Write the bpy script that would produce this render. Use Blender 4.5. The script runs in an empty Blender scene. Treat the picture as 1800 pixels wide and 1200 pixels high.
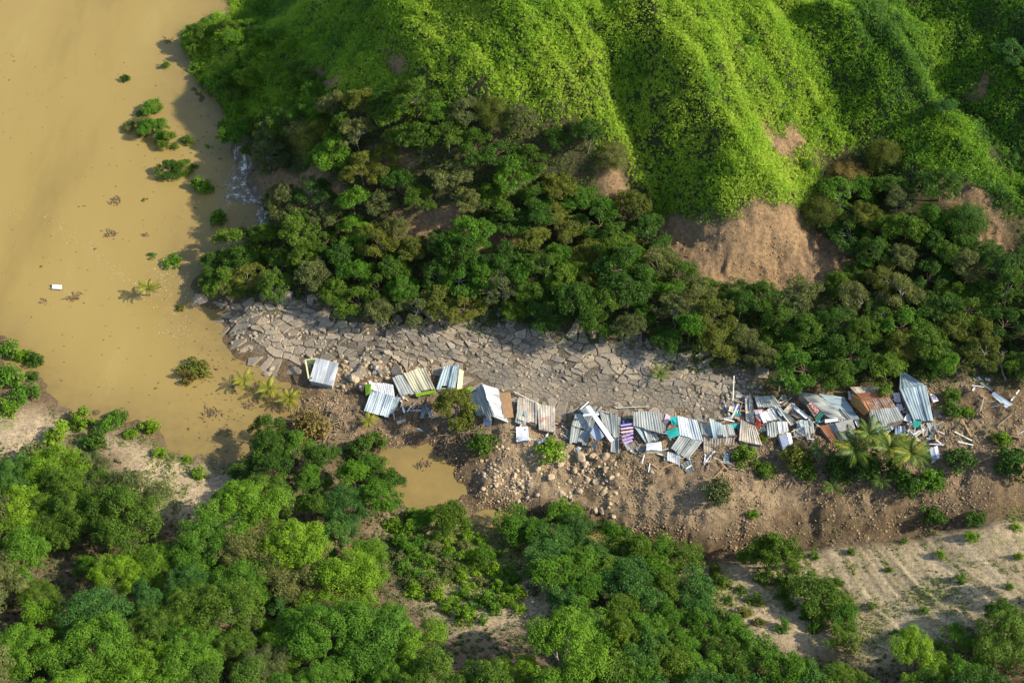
import bpy, math, random
import numpy as np
from mathutils import Vector
R = math.radians
scene = bpy.context.scene
COL = scene.collection

# ------------------------------------------------------------------ camera
PITCH = R(48.0); DIST = 250.0; FPX = 2500.0
CAM = np.array([0.0, -DIST*math.cos(PITCH), DIST*math.sin(PITCH)])
FWD = np.array([0.0, math.cos(PITCH), -math.sin(PITCH)])
UPV = np.array([0.0, math.sin(PITCH), math.cos(PITCH)])
cam_d = bpy.data.cameras.new('camera'); cam = bpy.data.objects.new('camera', cam_d); COL.objects.link(cam)
cam.location = CAM; cam.rotation_euler = (math.pi/2 - PITCH, 0, 0)
cam_d.lens = 50; cam_d.sensor_width = 36; cam_d.clip_end = 2000; cam_d.clip_start = 1
scene.camera = cam

def ray(u, v):
    d = FWD + (u-900)/FPX*np.array([1.0, 0, 0]) + (600-v)/FPX*UPV
    return d
def atz(u, v, z):
    d = ray(u, v); t = (z-CAM[2])/d[2]
    p = CAM + d*t
    return p[0], p[1]
def to_px(x, y, z):
    r = np.stack([x-CAM[0], y-CAM[1], z-CAM[2]], -1)
    w = r @ FWD
    return 900 + FPX*r[..., 0]/w, 600 - FPX*(r @ UPV)/w

# ------------------------------------------------------------------ noise
def _tab(seed):
    return np.random.RandomState(seed).rand(256, 256)
_TABS = {}
def vnoise(x, y, seed):
    if seed not in _TABS: _TABS[seed] = _tab(seed)
    T = _TABS[seed]
    xi = np.floor(x).astype(int); yi = np.floor(y).astype(int)
    fx = x-xi; fy = y-yi
    fx = fx*fx*(3-2*fx); fy = fy*fy*(3-2*fy)
    a = T[xi & 255, yi & 255]; b = T[(xi+1) & 255, yi & 255]
    c = T[xi & 255, (yi+1) & 255]; d = T[(xi+1) & 255, (yi+1) & 255]
    return (a*(1-fx)+b*fx)*(1-fy) + (c*(1-fx)+d*fx)*fy
def fbm(x, y, scale, octv=4, seed=1):
    s = 0; a = 1.0; tot = 0; f = 1.0/scale
    for k in range(octv):
        s = s + a*(vnoise(x*f+17.3*k, y*f+9.1*k, seed+k)-.5); tot += a; a *= .5; f *= 2.03
    return s/tot*2        # about -1..1
def sstep(a, b, x):
    t = np.clip((x-a)/(b-a), 0, 1); return t*t*(3-2*t)
def inside(poly, X, Y):
    P = np.asarray(poly); n = len(P)
    res = np.zeros(np.shape(X), bool)
    j = n-1
    for i in range(n):
        xi, yi = P[i]; xj, yj = P[j]
        if yi != yj:
            c = ((yi > Y) != (yj > Y)) & (X < (xj-xi)*(Y-yi)/(yj-yi)+xi)
            res ^= c
        j = i
    return res
def segdist(line, X, Y):
    best = np.full(np.shape(X), 1e9)
    for (ax, ay), (bx, by) in zip(line[:-1], line[1:]):
        dx, dy = bx-ax, by-ay
        t = np.clip(((X-ax)*dx+(Y-ay)*dy)/(dx*dx+dy*dy+1e-9), 0, 1)
        best = np.minimum(best, np.hypot(X-ax-t*dx, Y-ay-t*dy))
    return best

# ------------------------------------------------------------------ terrain from survey points (pixel, pixel, height)
S = []
S += [(0,0,-1.5),(150,0,-1.5),(280,20,-1.5),(0,200,-2),(200,100,-1.5),(100,300,-2),(200,400,-1.5),(100,500,-2),(220,600,-1.5),(300,620,-1),(350,700,-1),(300,720,-.7),(150,640,-1.5),(300,300,-1),(280,200,-.8),(300,480,-.7),(350,420,-.5),(400,680,-.8),(460,690,-.5),(30,550,-1)]
S += [(385,0,0),(335,80,0),(343,130,0),(375,190,0),(405,240,0),(440,330,0),(465,375,0),(430,440,0),(385,460,0),(350,490,0),(358,525,0),(392,580,0),(430,625,0),(490,640,0.1),(530,690,0),(545,715,0),(500,745,0),(425,770,0),(410,805,0),(300,775,0),(240,752,0),(200,742,0),(120,722,0),(70,690,0),(45,650,0),(0,610,0)]
S += [(750,850,-.9),(720,820,-.6),(790,870,-.5),(680,782,0),(692,875,0),(830,885,0),(795,825,0),(740,782,0)]
S += [(650,740,1.3),(760,765,.9),(850,850,1.6),(700,720,1.6),(560,745,.7),(640,765,.8),(830,810,1.6)]
S += [(450,560,1.8),(420,600,.7),(500,620,1.1),(600,590,3),(600,640,2.2),(700,620,4),(800,580,5.2),(900,620,5.5),(900,680,5),(1000,640,6.4),(1000,700,5.6),(1100,650,7.5),(1200,700,8),(1300,680,9.5),(1250,640,9.5)]
S += [(680,695,2.4),(850,720,3.6),(950,740,4.4),(1050,760,5),(1200,770,6.5),(1350,740,8.5),(1350,790,7),(1500,720,10),(1500,800,8.2),(1620,720,11.5),(1640,800,10),(1740,720,13),(1740,800,11.2),(1790,820,11)]
S += [(900,800,3.5),(860,870,1.5),(1000,850,3.4),(1050,890,2.4),(1100,850,4.9),(1200,880,5.5),(1300,890,6.1),(1450,860,6.9),(1600,870,8.5),(1750,850,10.2)]
S += [(900,905,.7),(1080,935,1.2),(1250,968,1.8),(1400,945,2.8),(1600,918,4.6),(1800,885,7.6)]
S += [(1250,1000,2.6),(1400,980,3.6),(1600,945,5.4),(1800,920,8.4),(1500,1100,7),(1700,1050,9.4),(1800,1200,17),(1500,1200,11),(1200,1100,7),(1200,1200,11),(1000,950,2.6),(1000,1050,6),(1000,1200,12),(900,960,1.6),(800,930,1.5),(850,1050,5),(700,925,1.2),(700,1000,4),(700,1200,12),(500,810,1.6),(600,850,2),(500,900,3.5),(400,850,1.6),(320,880,3),(400,1000,6.5),(400,1200,13),(200,800,2),(200,950,6),(0,760,1.6),(100,775,1.2),(0,900,5),(0,1050,9),(0,1200,14)]
S += [(600,535,3.6),(480,515,2),(420,490,.9),(500,450,4),(550,400,7),(490,400,1.2),(600,300,13),(480,300,2),(510,220,6.5),(430,150,3),(410,60,2.5),(500,100,9.5),(480,20,3),(560,0,16),(600,180,16.5),(620,60,21.5),(700,100,26),(700,0,31),(700,240,19),(700,400,9),(800,480,8),(850,530,7),(1000,560,9),(800,330,15),(850,200,25),(900,100,32),(800,0,34),(900,0,37.5),(1000,0,37.5)]
S += [(1060,0,34),(1110,0,39),(1200,0,38.5),(1300,0,35.5),(1420,0,32),(1490,0,37),(1560,0,33),(1650,0,33),(1800,0,37)]
S += [(980,150,28),(1060,150,27),(1110,150,26),(1200,150,30),(1300,150,28.5),(1400,150,25),(1480,150,24.5),(1580,130,28.8),(1650,160,25),(1740,190,24),(1800,150,29)]
S += [(1000,250,21.5),(1080,270,19),(1135,300,14.8),(1210,280,18.4),(1310,280,21.5),(1400,280,17.5),(1480,290,15.4),(1560,260,18),(1690,255,22),(1760,290,19),(1800,290,20)]
S += [(1135,375,10.2),(1250,370,15.4),(1345,365,17.4),(1345,495,9.3),(1200,430,10.6),(1460,440,10.6),(1430,375,12.5),(1500,400,12),(1600,400,14.5),(1720,370,17),(1800,400,17.5),(1500,530,10.4),(1650,520,12.6),(1800,550,14.5),(1100,480,9),(950,420,9.6),(1000,330,14.5),(900,300,17),(960,230,22.5),(1050,345,13),(1110,580,8.6),(1350,650,10.2),(1800,670,13.6)]
SX, SY, SZ = [], [], []
for (u, v, z) in S:
    x, y = atz(u, v, max(z, 0.0)); SX.append(x); SY.append(y); SZ.append(z)
for (x, y, z) in [(-200,200,-2),(-200,60,-2),(-120,150,-2),(-30,120,22),(0,170,60),(60,140,62),(150,170,62),(210,0,24),(200,60,44),(210,-70,22),(0,-125,26),(-150,-110,24),(150,-125,32),(-200,-10,-2),(-180,-60,5),(-60,200,5),(250,250,70),(-250,250,-2),(250,-190,40),(-250,-190,30),(0,280,80)]:
    SX.append(x); SY.append(y); SZ.append(z)
SX, SY, SZ = map(np.array, (SX, SY, SZ))
CC = 5.0
def _phi(r2): return np.sqrt(r2+CC*CC)
n = len(SX)
K = _phi((SX[:, None]-SX)**2 + (SY[:, None]-SY)**2) - np.eye(n)*0.06*CC
Pm = np.stack([np.ones(n), SX, SY], 1)
A = np.block([[K, Pm], [Pm.T, np.zeros((3, 3))]])
W = np.linalg.solve(A, np.concatenate([SZ, np.zeros(3)]))
def base_height(X, Y):
    out = W[n] + W[n+1]*X + W[n+2]*Y
    for k in range(n):
        out = out + W[k]*_phi((X-SX[k])**2 + (Y-SY[k])**2)
    return out

xs = np.concatenate([np.arange(-260, -126, 3.5), np.arange(-126, 126, .33), np.arange(126, 261, 3.5)])
ys = np.concatenate([np.arange(-200, -84, 4.0), np.arange(-84, 104, .35), np.arange(104, 290, 4.0)])
GX, GY = np.meshgrid(xs, ys, indexing='ij')
# coarse evaluate then interpolate (smooth surface)
cxs = np.arange(-262, 266, 2.0); cys = np.arange(-202, 296, 2.0)
cX, cY = np.meshgrid(cxs, cys, indexing='ij')
cH = base_height(cX, cY)
def bil(T, x0, y0, st, X, Y):
    fx = np.clip((X-x0)/st, 0, T.shape[0]-1.001); fy = np.clip((Y-y0)/st, 0, T.shape[1]-1.001)
    xi = fx.astype(int); yi = fy.astype(int); fx = fx-xi; fy = fy-yi
    return (T[xi, yi]*(1-fx)+T[xi+1, yi]*fx)*(1-fy)+(T[xi, yi+1]*(1-fx)+T[xi+1, yi+1]*fx)*fy
GZ = bil(cH, -262, -202, 2.0, GX, GY)

def world_poly(pts, h=0.0, surf=None):
    return [hit(u, v, h)[:2] for (u, v) in pts]
def make_sampler(Z):
    ix = np.arange(len(xs)); iy = np.arange(len(ys))
    def Hs(x, y):
        x = np.asarray(x, float); y = np.asarray(y, float)
        fx = np.interp(x, xs, ix); fy = np.interp(y, ys, iy)
        xi = np.minimum(fx.astype(int), len(xs)-2); yi = np.minimum(fy.astype(int), len(ys)-2)
        fx = fx-xi; fy = fy-yi
        return (Z[xi, yi]*(1-fx)+Z[xi+1, yi]*fx)*(1-fy)+(Z[xi, yi+1]*(1-fx)+Z[xi+1, yi+1]*fx)*fy
    return Hs
H = make_sampler(GZ)
_T = np.arange(150.0, 420.0, .25)
def hit(u, v, h=0.0, water=True):
    d = ray(u, v)
    p = CAM[None, :] + _T[:, None]*d[None, :]
    g = H(p[:, 0], p[:, 1])
    if water: g = np.maximum(g, 0)
    f = p[:, 2]-(g+h)
    k = np.argmax(f <= 0)
    if k == 0: k = len(_T)-1
    a = f[k-1]/(f[k-1]-f[k]+1e-12)
    q = p[k-1]+(p[k]-p[k-1])*a
    return np.array([q[0], q[1], q[2]])

# ------------------------------------------------------------------ land cover outlines
ROAD = world_poly([(352,532),(420,525),(500,532),(560,532),(620,560),(680,572),(770,560),(850,556),(930,575),(1000,590),(1080,600),(1180,612),(1240,640),(1330,662),(1345,690),(1290,720),(1200,722),(1120,718),(1040,712),(960,705),(900,690),(850,672),(800,640),(760,640),(700,640),(640,650),(600,640),(560,632),(500,640),(440,622),(405,590),(390,560)])
ROADFINE = world_poly([(820,630),(900,645),(1000,668),(1100,672),(1180,690),(1260,700),(1290,725),(1200,728),(1120,722),(1040,716),(960,706),(900,695),(850,675)])
ROADBIG = world_poly([(980,598),(1090,605),(1180,618),(1250,650),(1240,690),(1170,685),(1100,668),(1000,660),(960,630)])
ROADLEFT = world_poly([(352,530),(420,522),(500,530),(600,550),(640,580),(600,600),(560,632),(500,642),(440,625),(400,590)])
DEBRIS = world_poly([(540,720),(600,640),(700,630),(850,690),(1000,720),(1200,730),(1340,690),(1500,690),(1660,660),(1800,655),(1830,880),(1600,918),(1400,945),(1250,970),(1080,938),(900,908),(830,885),(800,830),(740,780),(680,775),(600,770)])
SCARP = world_poly([(1110,370),(1200,383),(1290,405),(1370,370),(1420,380),(1490,440),(1500,480),(1430,500),(1340,512),(1260,508),(1210,475),(1150,430)])
SCARP2 = world_poly([(1040,305),(1090,300),(1108,350),(1095,372),(1060,350)])
SCARP3 = world_poly([(690,385),(780,375),(880,395),(905,425),(880,445),(740,440),(690,430)])
SCARP4 = world_poly([(440,310),(500,290),(600,320),(610,350),(560,370),(480,350)])
SCARP5 = world_poly([(650,85),(690,95),(770,140),(780,165),(740,155),(690,115)])
SCARP6 = world_poly([(545,115),(580,110),(605,150),(590,170),(560,150)])
SCARP7 = world_poly([(1320,195),(1345,210),(1420,255),(1440,290),(1400,270),(1350,240)])
SCARP8 = world_poly([(1660,300),(1690,300),(1740,350),(1780,400),(1785,460),(1720,420),(1690,380)])
SCARP9 = world_poly([(1690,160),(1735,130),(1750,140),(1720,180)])
SCARP10 = world_poly([(640,270),(700,260),(745,310),(720,330),(660,320)])
SAND_L = world_poly([(-60,700),(40,705),(110,730),(230,765),(300,785),(415,810),(440,870),(420,920),(300,930),(240,900),(210,800),(100,760),(80,800),(-60,810)])
SAND_M = world_poly([(690,880),(830,890),(880,930),(960,1010),(990,1090),(900,1120),(800,1120),(760,1050),(690,1040),(760,1000),(690,930)])
SAND_R = world_poly([(1190,970),(1260,985),(1330,960),(1400,950),(1600,920),(1800,885),(1880,880),(1880,1100),(1700,1080),(1560,1160),(1400,1140),(1280,1110),(1230,1040)])
RILLS = world_poly([(1380,960),(1600,930),(1720,960),(1830,990),(1830,1080),(1700,1100),(1560,1150),(1460,1090)])
HILL = world_poly([(330,-40),(1850,-40),(1850,380),(1790,370),(1690,330),(1600,300),(1540,250),(1450,260),(1440,330),(1380,380),(1330,395),(1270,385),(1150,380),(1120,340),(1110,290),(1050,240),(960,220),(860,190),(760,170),(640,180),(540,200),(430,230),(400,240),(330,120)])
WOOD = world_poly([(345,490),(400,440),(470,400),(500,330),(430,235),(540,195),(640,175),(760,160),(860,185),(960,215),(1050,235),(1115,280),(1125,345),(1150,380),(1270,390),(1330,400),(1440,340),(1460,260),(1540,250),(1600,300),(1690,330),(1800,400),(1850,420),(1850,680),(1800,670),(1650,665),(1500,680),(1360,690),(1330,660),(1240,640),(1100,600),(1000,590),(900,572),(780,562),(660,570),(590,545),(480,535),(380,510)])
CHANNEL = world_poly([(860,905),(900,912),(980,925),(1080,940),(1250,970),(1400,948),(1500,932),(1600,920),(1700,903),(1800,886),(1860,878)])
EDGES = [SCARP, SCARP2, SCARP3, SCARP4, SCARP5, SCARP6, SCARP7, SCARP8, SCARP9, SCARP10]

jx = fbm(GX, GY, 6, 3, 50)*2.2; jy = fbm(GX, GY, 6, 3, 60)*2.2
def blur(M, k):
    for _ in range(2):
        for ax in (0, 1):
            c = np.cumsum(np.concatenate([np.repeat(np.take(M, [0], ax), k+1, ax), M, np.repeat(np.take(M, [-1], ax), k, ax)], ax), ax)
            n_ = M.shape[ax]
            M = (np.take(c, np.arange(2*k+1, 2*k+1+n_), ax) - np.take(c, np.arange(0, n_), ax))/(2*k+1)
    return M
def mask(poly, k=2, jit=1.0):
    jit = jit+.5
    return blur(inside(poly, GX+jx*jit, GY+jy*jit).astype(float), k)
m_road = mask(ROAD, 2, .5); m_fine = mask(ROADFINE, 4, .7)
m_deb = mask(DEBRIS, 3, .6)
m_scarp = np.clip(sum(mask(p, 2, .8) for p in EDGES), 0, 1)
m_sand = np.clip(mask(SAND_L, 5)+mask(SAND_M, 5)+mask(SAND_R, 5, .6), 0, 1)
m_rill = mask(RILLS, 8, 1.4)
m_hill = mask(HILL, 4); m_wood = mask(WOOD, 4)

# relief
land = sstep(-.3, .6, GZ)
veg = np.clip(m_hill+m_wood, 0, 1)
GZ = GZ + land*fbm(GX, GY, 9, 3, 3)*.25
def lined(pts):
    L = world_poly(pts); return segdist(L, GX+jx*.8, GY+jy*.8)
for pts, amp, wd in [([(1095,-40),(1150,60),(1210,160),(1285,260),(1350,340)], 2.6, 4.5), ([(1190,-30),(1290,90),(1390,210)], 1.7, 3.0), ([(1290,-30),(1380,80),(1470,190)], 1.5, 2.8), ([(1470,-40),(1600,130),(1700,260),(1790,370)], 1.9, 4.0), ([(820,-20),(950,110),(1040,195),(1105,280)], 2.0, 4.0), ([(640,-20),(760,90),(850,150)], 1.6, 3.5), ([(1640,-30),(1720,80),(1800,180)], 1.6, 3.5), ([(920,-30),(1010,80),(1060,170)], 1.2, 2.6),
                     ([(1040,-20),(1085,130),(1128,300)], -1.6, 3.5), ([(1240,-20),(1340,120),(1430,260)], -1.5, 2.6), ([(1410,10),(1500,160),(1560,240)], -1.1, 3.0), ([(1640,100),(1720,220),(1790,290)], -1.0, 3.0), ([(730,-20),(850,90),(930,170)], -1.0, 2.6)]:
    GZ = GZ + m_hill*amp*np.exp(-lined(pts)/wd)
GZ = GZ + np.exp(-(GZ/1.2)**2)*(GX < 20)*fbm(GX, GY, 5, 3, 25)*.55
# spur streaks that run down the hillside
q0 = hit(1130, 60); q1 = hit(1340, 340); dr = (q1-q0)[:2]; dr /= np.linalg.norm(dr)
al = GX*dr[0]+GY*dr[1]; ac = -GX*dr[1]+GY*dr[0]
GZ = GZ + m_hill*(fbm(al*.14, ac, 5.0, 3, 11)*2.9 + fbm(al*.4, ac, 2.4, 2, 13)*.7 + fbm(GX, GY, 3.0, 3, 15)*.7)
GZ = GZ + m_wood*fbm(GX, GY, 5, 3, 21)*.8
# loose earth
lump = np.abs(fbm(GX, GY, 3.2, 4, 31))
GZ = GZ + m_deb*(1-m_road)*(fbm(GX, GY, 5, 3, 33)*.5 + (lump-.2)*.4 + fbm(GX, GY, 1.5, 3, 36)*.55 + (np.abs(fbm(GX, GY, 2.0, 2, 38))-.25)*.35)
GZ = GZ + m_road*(fbm(GX, GY, 5, 3, 41)*.35)*(1-m_fine)
GZ = GZ + m_scarp*(fbm(GX+fbm(GX, GY, 3, 2, 73)*1.2, GY*.7, 2.6, 4, 71)*.75+np.abs(fbm(GX, GY*.5, 1.2, 2, 74))*.4)
# terraces along the slide scarp below the houses
deb_low = mask(world_poly([(1030,800),(1240,850),(1330,870),(1600,890),(1560,905),(1400,930),(1250,950),(1080,910)]), 4)
GZ = GZ + deb_low*(fbm(GX*.22+GY*.1, GY+.12*GX+fbm(GX, GY, 9, 2, 77)*1.5, 2.8, 3, 75)*1.0 + np.abs(fbm(GX*.3, GY+.12*GX, 1.6, 2, 78))*.5)
# rills
r0 = hit(1480, 965); r1 = hit(1640, 1140); rd = (r1-r0)[:2]; rd /= np.linalg.norm(rd)
ra = GX*rd[0]+GY*rd[1]; rc = -GX*rd[1]+GY*rd[0]
rw = rc + fbm(ra, rc, 10, 2, 81)*1.1
rl = fbm(ra*.09+fbm(GX, GY, 4, 2, 79)*.25, rw, 1.25, 2, 85)
GZ = GZ + m_rill*((np.abs(fbm(ra*.07, rw, .95, 1, 85))-.25)*.34 + (np.abs(fbm(ra*.10, rw*1.0+3, 1.6, 1, 86))-.2)*.14) + m_sand*(1-m_rill)*fbm(GX, GY, 2.2, 3, 88)*.3
# creek channel under the bank
cd = segdist(CHANNEL, GX+jx*.35, GY+jy*.35)
GZ = GZ - np.exp(-(cd/2.0)**2)*2.0
GZ = np.where((GX < 60) & (land > .9) & (cd > 4), np.maximum(GZ, .12), GZ)
H = make_sampler(GZ)

# ------------------------------------------------------------------ mesh helper
def new_mesh(name, V, quads=None, tris=None, polys=None, smooth=False, attrs=None, uv=None):
    me = bpy.data.meshes.new(name)
    V = np.asarray(V, np.float32).reshape(-1, 3)
    if polys is not None:
        loops = np.concatenate([np.asarray(p, np.int32) for p in polys]) if len(polys) else np.zeros(0, np.int32)
        sizes = np.array([len(p) for p in polys], np.int32)
    else:
        L = []; Z = []
        if quads is not None and len(quads): q = np.asarray(quads, np.int32).reshape(-1, 4); L.append(q.ravel()); Z.append(np.full(len(q), 4, np.int32))
        if tris is not None and len(tris): t = np.asarray(tris, np.int32).reshape(-1, 3); L.append(t.ravel()); Z.append(np.full(len(t), 3, np.int32))
        loops = np.concatenate(L); sizes = np.concatenate(Z)
    me.vertices.add(len(V)); me.vertices.foreach_set('co', V.ravel())
    me.loops.add(len(loops)); me.loops.foreach_set('vertex_index', loops)
    me.polygons.add(len(sizes))
    st = np.concatenate([[0], np.cumsum(sizes)[:-1]]).astype(np.int32)
    me.polygons.foreach_set('loop_start', st)
    me.polygons.foreach_set('use_smooth', np.full(len(sizes), bool(smooth)))
    for k, (dom, typ, arr) in (attrs or {}).items():
        a = me.attributes.new(k, typ, dom)
        a.data.foreach_set('color' if typ == 'FLOAT_COLOR' else 'value', np.asarray(arr, np.float32).ravel())
    if uv is not None:
        l = me.uv_layers.new(name='uv'); l.data.foreach_set('uv', np.asarray(uv, np.float32)[loops].ravel())
    me.update(calc_edges=True)
    return me
def add(name, me, m=None, parent=None, **props):
    o = bpy.data.objects.new(name, me); COL.objects.link(o)
    if m is not None and me is not None:
        if len(me.materials) == 0: me.materials.append(m)
    if parent is not None: o.parent = parent
    for k, v in props.items(): o[k] = v
    return o
def thing(name, label, cat, loc=(0, 0, 0), rz=0, group=None):
    o = bpy.data.objects.new(name, None); COL.objects.link(o)
    o.location = [float(c) for c in loc]; o.rotation_euler = (0, 0, rz); o.empty_display_size = .3
    o['label'] = label; o['category'] = cat
    if group: o['group'] = group
    return o

# ------------------------------------------------------------------ materials
def nt(name):
    m = bpy.data.materials.new(name); m.use_nodes = True
    t = m.node_tree; t.nodes.clear()
    return m, t
def N(t, typ, **kw):
    nd = t.nodes.new(typ)
    for k, v in kw.items():
        if k.startswith('i_'):
            key = k[2:]; key = int(key) if key.isdigit() else key.replace('_', ' ')
            nd.inputs[key].default_value = v
        else: setattr(nd, k, v)
    return nd
def ramp(t, fac, stops):
    r = N(t, 'ShaderNodeValToRGB'); e = r.color_ramp.elements
    while len(e) < len(stops): e.new(.5)
    for x, (p, c) in zip(e, stops): x.position = p; x.color = (*c, 1) if len(c) == 3 else c
    t.links.new(fac, r.inputs[0]); return r.outputs[0]
def mixc(t, fac, a, b, mode='MIX'):
    m = N(t, 'ShaderNodeMix', data_type='RGBA', blend_type=mode)
    for sock, val in ((m.inputs[0], fac), (m.inputs[6], a), (m.inputs[7], b)):
        if hasattr(val, 'default_value') or hasattr(val, 'is_linked'): t.links.new(val, sock)
        else: sock.default_value = val if not isinstance(val, tuple) or len(val) == 4 else (*val, 1)
    return m.outputs[2]
def finish(t, col, rough=.9, spec=.2, bump=None, bs=.3, bd=.1, metal=0.0, transl=0.0):
    p = N(t, 'ShaderNodeBsdfPrincipled'); p.inputs['Roughness'].default_value = rough
    p.inputs['Specular IOR Level'].default_value = spec; p.inputs['Metallic'].default_value = metal
    if isinstance(col, tuple): p.inputs['Base Color'].default_value = (*col[:3], 1)
    else: t.links.new(col, p.inputs['Base Color'])
    if bump is not None:
        b = N(t, 'ShaderNodeBump'); b.inputs['Strength'].default_value = bs; b.inputs['Distance'].default_value = bd
        t.links.new(bump, b.inputs['Height']); t.links.new(b.outputs[0], p.inputs['Normal'])
    out = N(t, 'ShaderNodeOutputMaterial'); sh = p.outputs[0]
    if transl:
        tr = N(t, 'ShaderNodeBsdfTranslucent')
        if isinstance(col, tuple): tr.inputs[0].default_value = (*col[:3], 1)
        else: t.links.new(col, tr.inputs[0])
        mx = N(t, 'ShaderNodeMixShader'); mx.inputs[0].default_value = transl
        t.links.new(sh, mx.inputs[1]); t.links.new(tr.outputs[0], mx.inputs[2]); sh = mx.outputs[0]
    t.links.new(sh, out.inputs[0])
def geo_pos(t): return N(t, 'ShaderNodeNewGeometry').outputs['Position']
def noise(t, vec, scale, detail=4, rough=.55):
    nz = N(t, 'ShaderNodeTexNoise'); nz.inputs['Scale'].default_value = scale; nz.inputs['Detail'].default_value = detail
    nz.inputs['Roughness'].default_value = rough; t.links.new(vec, nz.inputs['Vector']); return nz.outputs[0]

def m_ground():
    m, t = nt('ground_soil')
    a = N(t, 'ShaderNodeAttribute', attribute_name='soil')
    p = geo_pos(t); n1 = noise(t, p, 1.6, 6, .7); n2 = noise(t, p, 7, 4, .7)
    k = ramp(t, n1, [(.28, (.42, .42, .42)), (.48, (.95, .95, .95)), (.7, (1.45, 1.4, 1.3))])
    c = mixc(t, 1.0, a.outputs['Color'], k, 'MULTIPLY')
    k2 = ramp(t, n2, [(.3, (.7, .7, .7)), (.6, (1.1, 1.1, 1.1))])
    c = mixc(t, 1.0, c, k2, 'MULTIPLY')
    hsum = N(t, 'ShaderNodeMath', operation='ADD'); t.links.new(n1, hsum.inputs[0]); t.links.new(n2, hsum.inputs[1])
    finish(t, c, .95, .1, hsum.outputs[0], .8, .3); return m
def m_water():
    m, t = nt('muddy_water')
    p = geo_pos(t); mp = N(t, 'ShaderNodeMapping'); mp.inputs['Rotation'].default_value = (0, 0, .6); mp.inputs['Scale'].default_value = (1, .28, 1); t.links.new(p, mp.inputs[0])
    n1 = noise(t, mp.outputs[0], .06, 6, .62); n2 = noise(t, p, .9, 4); a = N(t, 'ShaderNodeAttribute', attribute_name='shallow')
    c = ramp(t, n1, [(.26, (.19, .130, .038)), (.48, (.252, .177, .051)), (.6, (.258, .184, .055)), (.78, (.31, .23, .08))])
    n3 = noise(t, p, .35, 5, .7); f = N(t, 'ShaderNodeMath', operation='MULTIPLY'); t.links.new(n3, f.inputs[0]); t.links.new(a.outputs['Fac'], f.inputs[1])
    g = N(t, 'ShaderNodeMath', operation='MULTIPLY', use_clamp=True); t.links.new(f.outputs[0], g.inputs[0]); g.inputs[1].default_value = 1.7
    c = mixc(t, g.outputs[0], c, (.17, .118, .042, 1))
    finish(t, c, .4, .18, n2, .12, .06); return m
def m_water_plain():
    m, t = nt('muddy_water')
    p = geo_pos(t); n1 = noise(t, p, .035, 4, .6); n2 = noise(t, p, .5, 3)
    c = ramp(t, n1, [(.3, (.205, .150, .050)), (.55, (.25, .184, .064)), (.75, (.28, .212, .08))])
    finish(t, c, .42, .2, n2, .05, .05); return m

# ground colours: what the earth is, plus shade painted in along the creek bank
def lerp(a, b, k): return a*(1-k[..., None]) + np.array(b)*k[..., None]
soil = np.zeros(GX.shape+(3,)) + np.array((.17, .12, .07))
nlow = fbm(GX, GY, 14, 4, 91)*.5+.5; nmid = fbm(GX, GY, 4, 4, 95)*.5+.5
soil = lerp(soil, (.12, .08, .042), sstep(.45, .7, nmid)*.8)
soil = lerp(soil, (.30, .22, .13), m_deb*sstep(.42, .62, nlow)*.75)
soil = lerp(soil, (.40, .305, .185), m_sand*(.75+.25*nmid))
soil = lerp(soil, (.17, .18, .055), m_sand*sstep(.55, .75, nmid)*.6)
scrub = mask(world_poly([(690,890),(830,890),(890,940),(950,1010),(900,1060),(800,1060),(720,1020),(680,960)]), 6, 2)
soil = lerp(soil, (.15, .16, .05), scrub*.55)
strk = fbm(ra*.06, rw, .55, 2, 101)*.7+fbm(GX, GY, 5, 2, 104)*.3
soil = lerp(soil, (.30, .24, .14), m_rill*.7)
soil = lerp(soil, (.18, .155, .075), m_rill*sstep(-.05, .35, strk)*.6); soil = lerp(soil, (.46, .365, .235), m_rill*sstep(.1, .45, -strk)*.7)
soil = lerp(soil, (.025, .04, .010), m_hill*(1-m_scarp)*.9)
soil = lerp(soil, (.045, .045, .018), m_wood*(1-m_scarp)*.9)
soil = lerp(soil, (.24, .155, .08), m_scarp*(.6+.4*sstep(.3, .6, nmid)))
soil = lerp(soil, (.145, .118, .082), m_road)
soil = lerp(soil, (.15, .12, .08), m_fine*.8)
wet = (1-sstep(0, 1.0, GZ))
soil = lerp(soil, (.11, .075, .038), wet*.7)
soil = lerp(soil, (.10, .066, .036), np.exp(-(cd/2.6)**2)*.8)  # moist channel earth, darkened further to paint in shade under the bank
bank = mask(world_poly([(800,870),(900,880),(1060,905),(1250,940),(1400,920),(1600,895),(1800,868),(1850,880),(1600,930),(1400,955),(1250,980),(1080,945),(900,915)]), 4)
soil = lerp(soil, (.095, .064, .036), bank*.85)  # moist brown bank soil with the shade of its face put into the colour
pondmud = mask(world_poly([(690,730),(850,760),(860,800),(830,890),(790,830),(735,785),(680,775)]), 5)
soil = lerp(soil, (.10, .066, .036), pondmud*.8)

nx, ny = len(xs), len(ys)
idx = np.arange(nx*ny).reshape(nx, ny)
Q = np.stack([idx[:-1, :-1], idx[1:, :-1], idx[1:, 1:], idx[:-1, 1:]], -1).reshape(-1, 4)
V = np.stack([GX, GY, GZ], -1).reshape(-1, 3)
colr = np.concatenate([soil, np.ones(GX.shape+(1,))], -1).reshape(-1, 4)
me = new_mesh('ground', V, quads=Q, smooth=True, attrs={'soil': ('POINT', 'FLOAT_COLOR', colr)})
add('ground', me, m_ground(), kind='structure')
wx = np.concatenate([[-700, -400], np.arange(-260, 66, 1.5)]); wy = np.concatenate([np.arange(-72, 285, 1.5), [400, 600]])
WX, WY = np.meshgrid(wx, wy, indexing='ij'); WH = H(WX, WY)
shal = blur(np.clip(1.15+WH/1.1, 0, 1), 2)*(WX > -250)
wi = np.arange(WX.size).reshape(WX.shape)
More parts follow.
